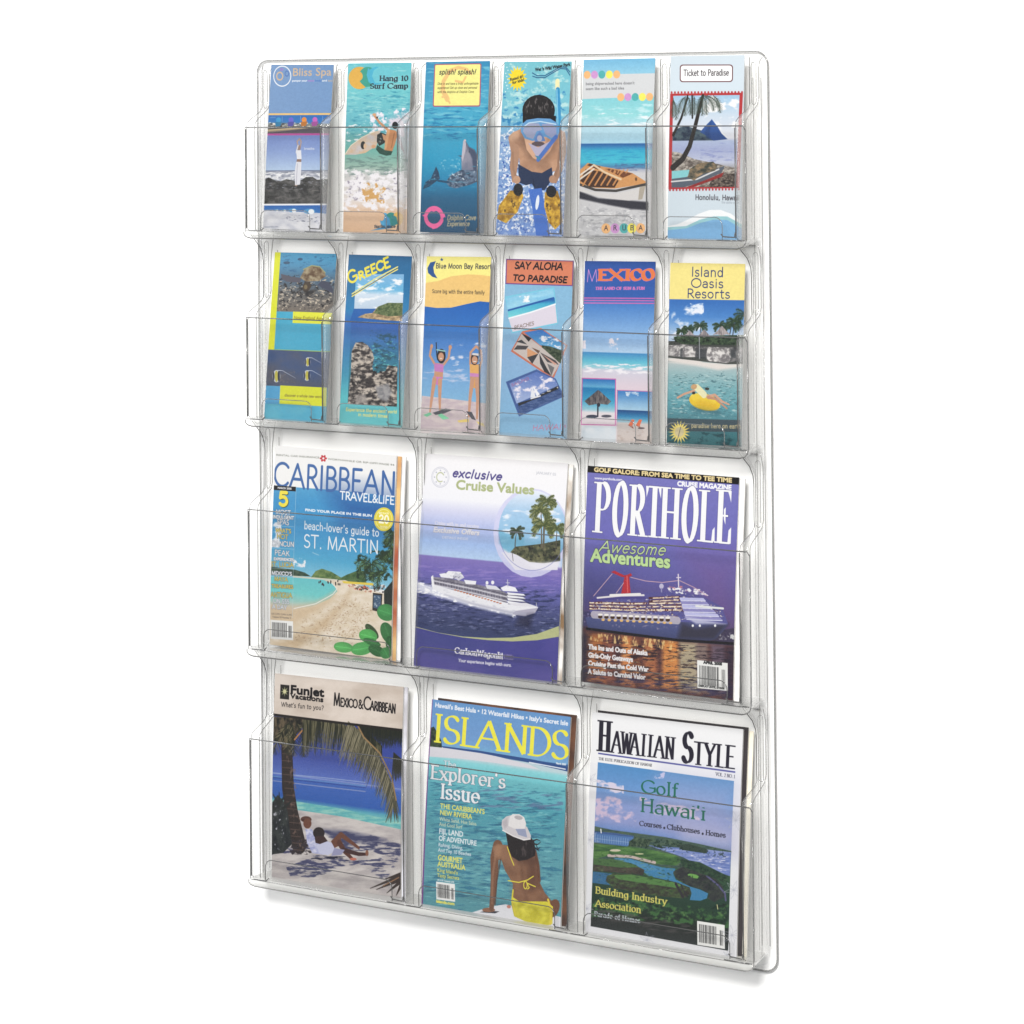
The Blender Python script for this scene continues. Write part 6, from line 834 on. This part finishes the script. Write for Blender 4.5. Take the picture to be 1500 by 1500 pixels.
def paper(name, col, rough=.6, streak=0, col2=None, axis='Z', sc=60):
    m, nt, out = new_mat(name); N = nt.nodes.new; L = nt.links.new
    b = N('ShaderNodeBsdfPrincipled'); b.inputs['Roughness'].default_value = rough; b.inputs['Specular IOR Level'].default_value = .3
    tc = N('ShaderNodeTexCoord'); mp = N('ShaderNodeMapping'); mp.inputs['Scale'].default_value = {'Y': (2, 900, 2), 'Z': (sc, sc, sc)}[axis]
    nz = N('ShaderNodeTexNoise'); nz.inputs['Scale'].default_value = 1.5; nz.inputs['Detail'].default_value = 3; L(tc.outputs['Object'], mp.inputs[0]); L(mp.outputs[0], nz.inputs[0])
    cr = N('ShaderNodeValToRGB'); cr.color_ramp.elements[0].position = .38; cr.color_ramp.elements[1].position = .62
    cr.color_ramp.elements[0].color = (*(col2 or tuple(c*.82 for c in col)), 1); cr.color_ramp.elements[1].color = (*col, 1)
    L(nz.outputs[0], cr.inputs[0]); L(cr.outputs[0], b.inputs['Base Color']); L(b.outputs[0], out.inputs[0]); return m
PAGES = paper('page_edges', (.74, .73, .70), .7, axis='Y')
def printed(name, img, k=.575):
    m, nt, out = new_mat(name); N = nt.nodes.new; L = nt.links.new
    b = N('ShaderNodeBsdfPrincipled'); b.inputs['Roughness'].default_value = .32; b.inputs['Specular IOR Level'].default_value = .28
    t = N('ShaderNodeTexImage'); t.image = img; t.extension = 'EXTEND'; uv = N('ShaderNodeUVMap'); L(uv.outputs[0], t.inputs[0])
    mx = N('ShaderNodeMix'); mx.data_type = 'RGBA'; mx.blend_type = 'MULTIPLY'; mx.inputs[0].default_value = 1; mx.inputs[7].default_value = (k, k, k, 1)
    L(t.outputs[0], mx.inputs[6]); L(mx.outputs[2], b.inputs['Base Color']); L(b.outputs[0], out.inputs[0]); return m

# ---------------------------------------------------------------- mesh helpers
def mesh(name, v, f, mat, parent=None, smooth=True, uv=None, auto=None):
    me = bpy.data.meshes.new(name); me.from_pydata([tuple(map(float, p)) for p in v], [], f); me.materials.append(mat)
    if smooth:
        for p in me.polygons: p.use_smooth = True
    if auto is not None: me.set_sharp_from_angle(angle=math.radians(auto))
    if uv is not None:
        l = me.uv_layers.new(name='UVMap')
        for lp in me.loops: l.data[lp.index].uv = uv[lp.vertex_index]
    me.update(); o = bpy.data.objects.new(name, me); scene.collection.objects.link(o); o.parent = parent; return o
def thing(name, label, cat, loc=(0, 0, 0), group=None):
    o = bpy.data.objects.new(name, None); scene.collection.objects.link(o); o.location = loc; o.empty_display_size = .02
    o['label'] = label; o['category'] = cat
    if group: o['group'] = group
    return o
def loft(rings, closed=True, caps=True):
    n = len(rings[0]); v = [p for r in rings for p in r]; f = []
    for i in range(len(rings)-1):
        for j in range(n if closed else n-1):
            a, b = i*n+j, i*n+(j+1) % n; f.append((a, b, b+n, a+n))
    if caps and closed: f.append(tuple(range(n-1, -1, -1))); f.append(tuple(range(len(v)-n, len(v))))
    return v, f
def tube_geo(paths, r, n=6):
    V, F = [], []
    for pts in paths:
        P_ = [Vector(p) for p in pts]; closed = (P_[0]-P_[-1]).length < 1e-6
        if closed: P_ = P_[:-1]
        rings = []; m = len(P_)
        for i, p in enumerate(P_):
            a = P_[i-1] if (i or closed) else p; b = P_[(i+1) % m] if (i < m-1 or closed) else p
            t = (b-a).normalized(); u = t.cross(Vector((0, 1, 0)))
            if u.length < .1: u = t.cross(Vector((1, 0, 0)))
            u.normalize(); w_ = t.cross(u); rings.append([p+(u*math.cos(6.2832*k/n)+w_*math.sin(6.2832*k/n))*r for k in range(n)])
        if closed: rings.append(rings[0])
        v, f = loft(rings, True, not closed); o = len(V); V += v; F += [tuple(i+o for i in q) for q in f]
    return V, F
def tubes(name, paths, r, mat, parent):
    for p in paths: mesh(name, *tube_geo([p], r), mat, parent)
def rrect(x0, z0, x1, z1, r, n=6):
    o = []
    for cx, cz, a in ((x1-r, z1-r, 0), (x0+r, z1-r, 90), (x0+r, z0+r, 180), (x1-r, z0+r, 270)):
        o += [(cx+r*math.cos(math.radians(a+90*i/n)), cz+r*math.sin(math.radians(a+90*i/n))) for i in range(n+1)]
    return o

# ---------------------------------------------------------------- the wall
wm_, nt, out = new_mat('white_wall'); b = nt.nodes.new('ShaderNodeBsdfPrincipled'); b.inputs['Base Color'].default_value = (.93, .93, .93, 1); b.inputs['Roughness'].default_value = .9; b.inputs['Specular IOR Level'].default_value = .1
nt.links.new(b.outputs[0], out.inputs[0])
wall = mesh('wall', [(-5, .004, -3), (6, .004, -3), (6, .004, 4), (-5, .004, 4), (-5, .15, -3), (6, .15, -3), (6, .15, 4), (-5, .15, 4)], [(0, 1, 2, 3), (5, 4, 7, 6), (4, 0, 3, 7), (1, 5, 6, 2), (3, 2, 6, 7), (4, 5, 1, 0)], wm_, smooth=False); wall['kind'] = 'structure'

# ---------------------------------------------------------------- the rack
W, H, X0, PI_, D = .762, 1.0411, .0188, .12099, .045
FT = [.9567, .7187, .4789, .1931]; ZB = [.8179, .5828, .2961, .0099]; RW = .0135
rack = thing('brochure_rack', 'clear plastic wall rack of four rows of pockets, twelve narrow over six wide', 'brochure rack')
def ring3(ins, y, r): return [(x, y, z) for x, z in rrect(ins, ins, W-ins, H-ins, max(r-ins*.5, .006))]
R0 = .016
prof = [(0, .0025), (0, -.0012), (.0072, -.0014), (.0084, -.0052), (.0168, -.0056), (.0182, -.003)]
v, f = loft([ring3(i, y, R0) for i, y in prof], True, False); n_ = len(v)//len(prof); f.append(tuple(range(len(v)-n_, len(v))))
bp = mesh('back_panel', v, [q[::-1] for q in f], PANEL, rack, auto=50)
tubes('outer_edge', [[(x, -.0002, z) for x, z in rrect(.0003, .0003, W-.0003, H-.0003, R0)]+[(W-.0003, -.0002, H-.0003-R0)]], .0013, SOFT, bp)
tubes('moulded_step', [[(W-.0078, -.0034, H-.03), (W-.0078, -.0034, .03)], [(W-.0176, -.0046, H-.03), (W-.0176, -.0046, .03)], [(.0078, -.0034, H-.03), (.0078, -.0034, .03)]], .0005, SOFT, bp)

def section(xl, xr, d, e):
    q = min(.0045, d*.35, (xr-xl)*.4)
    L_ = [(xl-e, -.0032), (xl-e*.7, -d*.4), (xl-e*.15, -(d-q))]
    L_ += [(xl+q-q*math.cos(a), -(d-q)-q*math.sin(a)) for a in (.4, .8, 1.2, 1.5708)]
    R_s = [(xr-q+q*math.sin(a), -(d-q)-q*math.cos(a)) for a in (0, .4, .8, 1.2)]
    return L_+R_s+[(xr+e*.15, -(d-q)), (xr+e*.7, -d*.4), (xr+e, -.0032)]
def divider(row, k):
    xl = X0+k*PI_; xr = xl+RW; ft, zb = FT[row], ZB[row]
    if row == 0: st = [(1.0345, .0045, .006, .003), (1.0325, .009, .003, .002), (1.029, .0128, .001, .0005), (1.022, .0142, 0, 0)]
    else:
        c = ZB[row-1]; st = [(c+.004, .020, .016, .010), (c-.004, .017, .011, .006), (c-.012, .0148, .005, .003), (c-.022, .0142, .001, .001), (c-.032, .0142, 0, 0)]
    st = [(z, d, xl-a+.0008, xr-.0004+b_) for z, d, a, b_ in st]
    st += [(ft+.032, .0142, xl+.0006, xr-.0004), (ft+.024, .016, xl+.002, xr-.0012), (ft+.019, .022, xl+.0026, xr-.0016), (ft+.010, .0385, xl+.001, xr-.0006), (ft+.006, .0432, xl+.0002, xr), (ft+.001, .0446, xl, xr), (zb+.013, .0446, xl, xr), (zb+.0105, .043, xl+.001, xr-.001)]
    if k == 6: st = [(z, d, a, min(b_, xr)) for z, d, a, b_ in st]
    rings = [[(x-(.010*(1+y/d) if k == 6 and x > xr-.004 else 0), y, z) for x, y in section(a, b_, d, .0035 if d > .03 else .0025)] for z, d, a, b_ in st]
    v, f = loft(rings, False, False); m = len(rings[0]); f += [tuple(range(m)), tuple(range(len(v)-1, len(v)-m-1, -1))]
    o = mesh('divider', v, f, RIB, rack, auto=70)
    lo = [(a, -d*.97, z) for z, d, a, b_ in st]; hi = [(b_, -d*.97, z) for z, d, a, b_ in st]
    tubes('divider_edge', [lo, hi], .00055, SOFT, o)
    up = [(a, -d*.97, z) for z, d, a, b_ in st if z > ft+.02]; dn = [(xl-.0002, -.0447, ft-.002), (xl-.0002, -.0447, zb+.012)]
    tubes('dark_divider_edge', [up, dn], .0006, EDGE, o)
    xm, hw = (xl+xr)/2, (xr-xl)/2-.0034; zt = (1.027 if row == 0 else ZB[row-1]-.006); zn = ft+.029; yd = -.0146
    pill = [(xm+hw*math.cos(t), yd, zt-hw+hw*math.sin(t)*1.4) for t in np.linspace(0, math.pi, 9)]+[(xm-hw*math.cos(t), yd, zn-hw*math.sin(t)*1.6) for t in np.linspace(0, math.pi, 9)]
    tubes('divider_flute', [pill+[pill[0]]], .0004, SOFT, o)
    base = [[(xl-.0030, -.0045, zt-.01), (xl-.0030, -.0045, zn), (xl-.0040, -.0045, ft), (xl-.0040, -.0045, zb+.014)]]
    if k < 6: base.append([(xr+.0030, -.0045, zt-.01), (xr+.0030, -.0045, zn), (xr+.0040, -.0045, ft), (xr+.0040, -.0045, zb+.014)])
    tubes('base_seam', base, .0004, SOFT, o)
    zf = zb+.0098; F_ = [[(xl-.024, -.0472, zf), (xl+.002, -.0475, zf-.0004)], [(xl+.006, -.0475, zf-.0004), (xl+.026, -.0475, zf), (xl+.030, -.0472, zf+.0035)], [(xl-.019, -.0462, zf+.007), (xl-.016, -.0462, zf+.004), (xl-.001, -.0462, zf+.0035), (xl, -.0462, zf+.009)]]
    if k == 0: F_ = F_[1:2]
    if k == 6: F_ = [F_[0], F_[2], [(xl+.004, -.0472, zf), (xl+.013, -.0472, zf)]]
    tubes('foot_seam', F_, .0008, EDGE, o)
def sheet_geo(outline, y0, y1):
    n = len(outline); v = [(x, y0, z) for x, z in outline]+[(x, y1, z) for x, z in outline]
    return v, [tuple(range(n)), tuple(range(2*n-1, n-1, -1))]+[(i, i+n, (i+1) % n+n, (i+1) % n) for i in range(n)]
XA, XB = X0-.0008, X0+6*PI_+RW+.0006
for row in range(4):
    zb, ft = ZB[row], FT[row]
    fp = mesh('front_panel', *sheet_geo([(XA, zb+.0095), (XB, zb+.0095), (XB, ft-.004), (XB-.003, ft), (XA, ft)], -.0462, -.0452), CLEAR, rack, smooth=False)
    tubes('top_edge', [[(XA, -.0457, ft), (XB-.003, -.0457, ft), (XB, -.0457, ft-.004)]], .00075, EDGE, fp)
    tubes('side_edge', [[(XA, -.0457, ft), (XA, -.0457, zb+.008)], [(XB, -.0457, ft-.004), (XB, -.0457, zb+.008)]], .0006, SOFT, fp)
    # tray: a rounded trough whose ends turn up
    def tray_ring(x, lift, ins):
        B = [(-.0035, .006), (-.022, .0032), (-.040, .0008), (-.0445, 0), (-.0472, .0014), (-.0484, .004), (-.0484, .0085), (-.0474, .0098), (-.044, .0102), (-.020, .0112), (-.0035, .0122)]
        return [(x-(.014*(1+y/.0484) if x > XB-.02 else 0), y*(1-ins), zb+max(z, lift)) for y, z in B]
    xs = [(XA-.0018, .0080, .03), (XA-.0008, .0042, .01), (XA+.001, .0022, 0), (XA+.004, .0008, 0), (XA+.008, 0, 0)]
    xe = [(XB-.010, 0, 0), (XB-.005, .001, 0), (XB-.002, .0028, 0), (XB, .005, .01), (XB+.0012, .0085, .03)]
    v, f = loft([tray_ring(*q) for q in xs+xe]); tr_ = mesh('tray', v, f, TRAY if row < 3 else TRAY_LOW, rack, auto=55)
    pth = [(XA-.0018, -.047, zb+.0085), (XA-.001, -.0478, zb+.0048), (XA+.002, -.0472, zb+.0018), (XA+.008, -.0462, zb+.0002), (XB-.012, -.0462, zb+.0002), (XB-.004, -.0472, zb+.0024), (XB, -.0478, zb+.006), (XB+.001, -.047, zb+.010)]
    tubes('tray_edge', [pth], .00068, EDGE if row < 3 else SOFT, tr_)
    tubes('tray_lip', [[(XA+.004, -.0482, zb+.0092), (XB-.004, -.0482, zb+.0092)]], .00045, SOFT, tr_)
    step = 1 if row < 2 else 2
    for k in range(0, 7, step): divider(row, k)
    for k in range(0, 6, step):
        a, b_ = X0+k*PI_+.0225, X0+(k+step)*PI_-.0185; z0, z1 = zb+.0105, zb+.0355; r = .010
        out_ = [(a, z0)]+[(a+r-r*math.cos(t), z1-r+r*math.sin(t)) for t in np.linspace(0, 1.5708, 6)]+[(b_-r+r*math.sin(t), z1-r+r*math.cos(t)) for t in np.linspace(0, 1.5708, 6)]+[(b_, z0)]
        tb = mesh('pocket_stop', *sheet_geo(out_[::-1], -.0444, -.0436), CLEAR, rack, smooth=False)
        tubes('stop_edge', [[(x, -.0441, z) for x, z in out_]], .00055, SOFT if row < 2 else EDGE, tb)

# ---------------------------------------------------------------- brochures and magazines
def page_geo(w, h, y0, y1, bow, nx=8, nz=12):
    v = []; 
    for y in (y0, y1):
        for j in range(nz+1):
            for i in range(nx+1):
                a, b = i/nx-.5, j/nz; v.append((a*w, y-bow*(math.sin(math.pi*b)*.8+.5*(1-4*a*a)*b), b*h))
    n = (nx+1)*(nz+1); f = []
    for j in range(nz):
        for i in range(nx):
            q = j*(nx+1)+i; f.append((q, q+1, q+nx+2, q+nx+1)); f.append((q+n+nx+1, q+n+nx+2, q+n+1, q+n))
    rim = [i for i in range(nx+1)]+[(j)*(nx+1)+nx for j in range(1, nz+1)]+[nz*(nx+1)+i for i in range(nx-1, -1, -1)]+[j*(nx+1) for j in range(nz-1, 0, -1)]
    for i in range(len(rim)): a, b = rim[i], rim[(i+1) % len(rim)]; f.append((b, a, a+n, b+n))
    uv = [(p[0]/w+.5, p[2]/h) for p in v]; return v, f, uv
def place(o, q, dx=0, dy=0, dz=0, dr=0):
    x, z, w, h, db, dt, ro = q; o.matrix_world = Matrix.Translation((x+dx, -db+dy, z+dz)) @ Matrix.Rotation(-ro+dr, 4, 'Y') @ Matrix.Rotation(-math.atan2(db-dt, h), 4, 'X')
def booklet(name, label, cat, group, q, mat, thick, bow=.0015, back=None, dx=0, dy=0, dz=0, dr=0, pages=None):
    t = thing(name, label, cat, group=group); place(t, q, dx, dy, dz, dr); w, h = q[2], math.hypot(q[3], q[4]-q[5])
    v, f, uv = page_geo(w, h, -.0003, 0, bow); mesh('front_cover', v, f, mat, t, uv=uv, auto=40)
    v, f, uv = page_geo(w-.0012, h-.0012, .0001, thick, bow); mesh('page_block', [(a, b, c+.0003) for a, b, c in v], f, pages or PAGES, t, auto=40)
    return t
DATA = [
('spa', (0.0841,0.8289,0.1014,0.2059,0.0295,0.0147,-0.0140), 'blue spa brochure with a woman in white stretching on dark rocks'),
('surf', (0.2107,0.8273,0.0994,0.2078,0.0276,0.0160,-0.0036), 'turquoise surf camp brochure with a surfer on a breaking wave'),
('dolphin', (0.3305,0.8292,0.0970,0.2061,0.0288,0.0139,-0.0007), 'blue brochure with a leaping dolphin and a yellow text box'),
('snorkel', (0.4469,0.8281,0.0984,0.2053,0.0304,0.0127,-0.0103), 'water park brochure with a boy in a diving mask and yellow fins'),
('aruba', (0.5683,0.8293,0.1013,0.2056,0.0297,0.0143,0.0052), 'Aruba brochure with a beached wooden boat and rows of pastel dots'),
('ticket', (0.6911,0.8278,0.1005,0.2090,0.0270,0.0172,-0.0013), 'pale brochure with a red stamp frame round a palm beach in Honolulu'),
('aquarium', (0.0862,0.5917,0.1003,0.2075,0.0336,0.0104,-0.0011), 'lime and blue aquarium brochure with a sea turtle and striped fish'),
('greece', (0.2056,0.5928,0.0991,0.2059,0.0321,0.0113,-0.0034), 'blue brochure with yellow Greece lettering over coast and rocks'),
('moon', (0.3307,0.5873,0.0974,0.2124,0.0311,0.0125,0.0108), 'yellow topped bay resort brochure with two children waving on sand'),
('aloha', (0.4492,0.5896,0.0988,0.2090,0.0302,0.0134,-0.0014), 'light blue brochure with an orange header and three tilted snapshots'),
('mexico', (0.5679,0.5901,0.0997,0.2091,0.0300,0.0139,0.0124), 'blue Mexico brochure with a thatched parasol and two orange beach chairs'),
('oasis', (0.6889,0.5939,0.1017,0.2056,0.0289,0.0152,0.0075), 'yellow headed island resort brochure with a swimmer on a yellow float'),
('caribbean', (0.1334,0.3083,0.1938,0.2478,0.0267,0.0155,-0.0105), 'white headed travel magazine with a sandy beach and green leaves'),
('cruise', (0.3784,0.3058,0.2129,0.2535,0.0357,0.0091,0.0000), 'white and violet cruise booklet with a white liner and a round palm picture'),
('porthole', (0.6201,0.3082,0.2096,0.2501,0.0297,0.0144,-0.0071), 'purple magazine with a lit red funnelled cruise ship at dusk'),
('funjet', (0.1409,0.0201,0.2049,0.2530,0.0284,0.0154,0.0129), 'beige headed holiday catalogue with a couple resting under a palm'),
('islands', (0.3820,0.0194,0.2058,0.2427,0.0335,0.0096,-0.0025), 'turquoise magazine with a woman in a white hat and yellow bikini'),
('hawaiian', (0.6240,0.0186,0.2080,0.2534,0.0327,0.0116,0.0057), 'white bordered magazine with a green golf course by the sea'),
]
for i, (n, q, lab) in enumerate(DATA):
    pr = globals()['art_'+n](q[2], q[3]); small = i < 12
    mat = printed('cover_print', pr.image('cover_print'))
    booklet('brochure' if small else 'magazine', lab, 'brochure' if small else 'magazine', 'travel brochures in the two upper rows' if small else 'magazines in the two lower rows', q, mat, .0016 if small else .0028, .0012 if small else .0022)
c_ = lambda r, g, b: tuple(((v/255+.055)/1.055)**2.4 for v in (r, g, b))
BACK = [
(12, (.0044, .0036, -.001, .002), paper('tan_red_cover', c_(196, 164, 112), .5, col2=c_(150, 78, 56), sc=9), 'partly hidden magazine with a tan and red edge just behind the sandy beach magazine'),
(12, (.0088, .0068, -.001, -.001), paper('white_cover_a', c_(225, 224, 222), .5, col2=c_(190, 190, 196), sc=20), 'mostly hidden pale magazine farthest back behind the sandy beach magazine'),
(13, (.0042, .0036, -.001, .004), paper('brown_green_cover', c_(214, 212, 208), .5, col2=c_(120, 96, 70), sc=14), 'partly hidden magazine with a brown picture edge behind the violet cruise booklet'),
(14, (.0055, .0036, -.001, .001), paper('white_cover_b', c_(228, 226, 224), .5), 'mostly hidden white magazine behind the purple dusk cruise ship magazine'),
(15, (.0045, .0036, -.001, -.002), paper('grey_cover', c_(206, 206, 214), .5, col2=c_(150, 148, 152), sc=10), 'mostly hidden grey white catalogue behind the beige headed catalogue'),
(16, (.0065, .0036, .002, -.001), paper('dark_brown_cover', c_(96, 64, 46), .45, col2=c_(50, 40, 38), sc=16), 'partly hidden brown edged magazine behind the one with the woman in a hat'),
(17, (.0050, .0036, .002, 0), paper('black_cover', c_(52, 48, 50), .45, sc=16), 'partly hidden black edged magazine just behind the golf course magazine'),
(17, (.0092, .0066, -.002, .003), paper('cream_cover', c_(224, 218, 200), .5, sc=16), 'mostly hidden cream magazine farthest back behind the golf course magazine'),
]
for i, (dx, dy, dz, dr), mat, lab in BACK:
    q = DATA[i][1]; booklet('magazine', lab, 'magazine', 'spare magazines standing behind the front ones', q, mat, .0024, .0018, dx=dx, dy=dy, dz=dz, dr=dr)
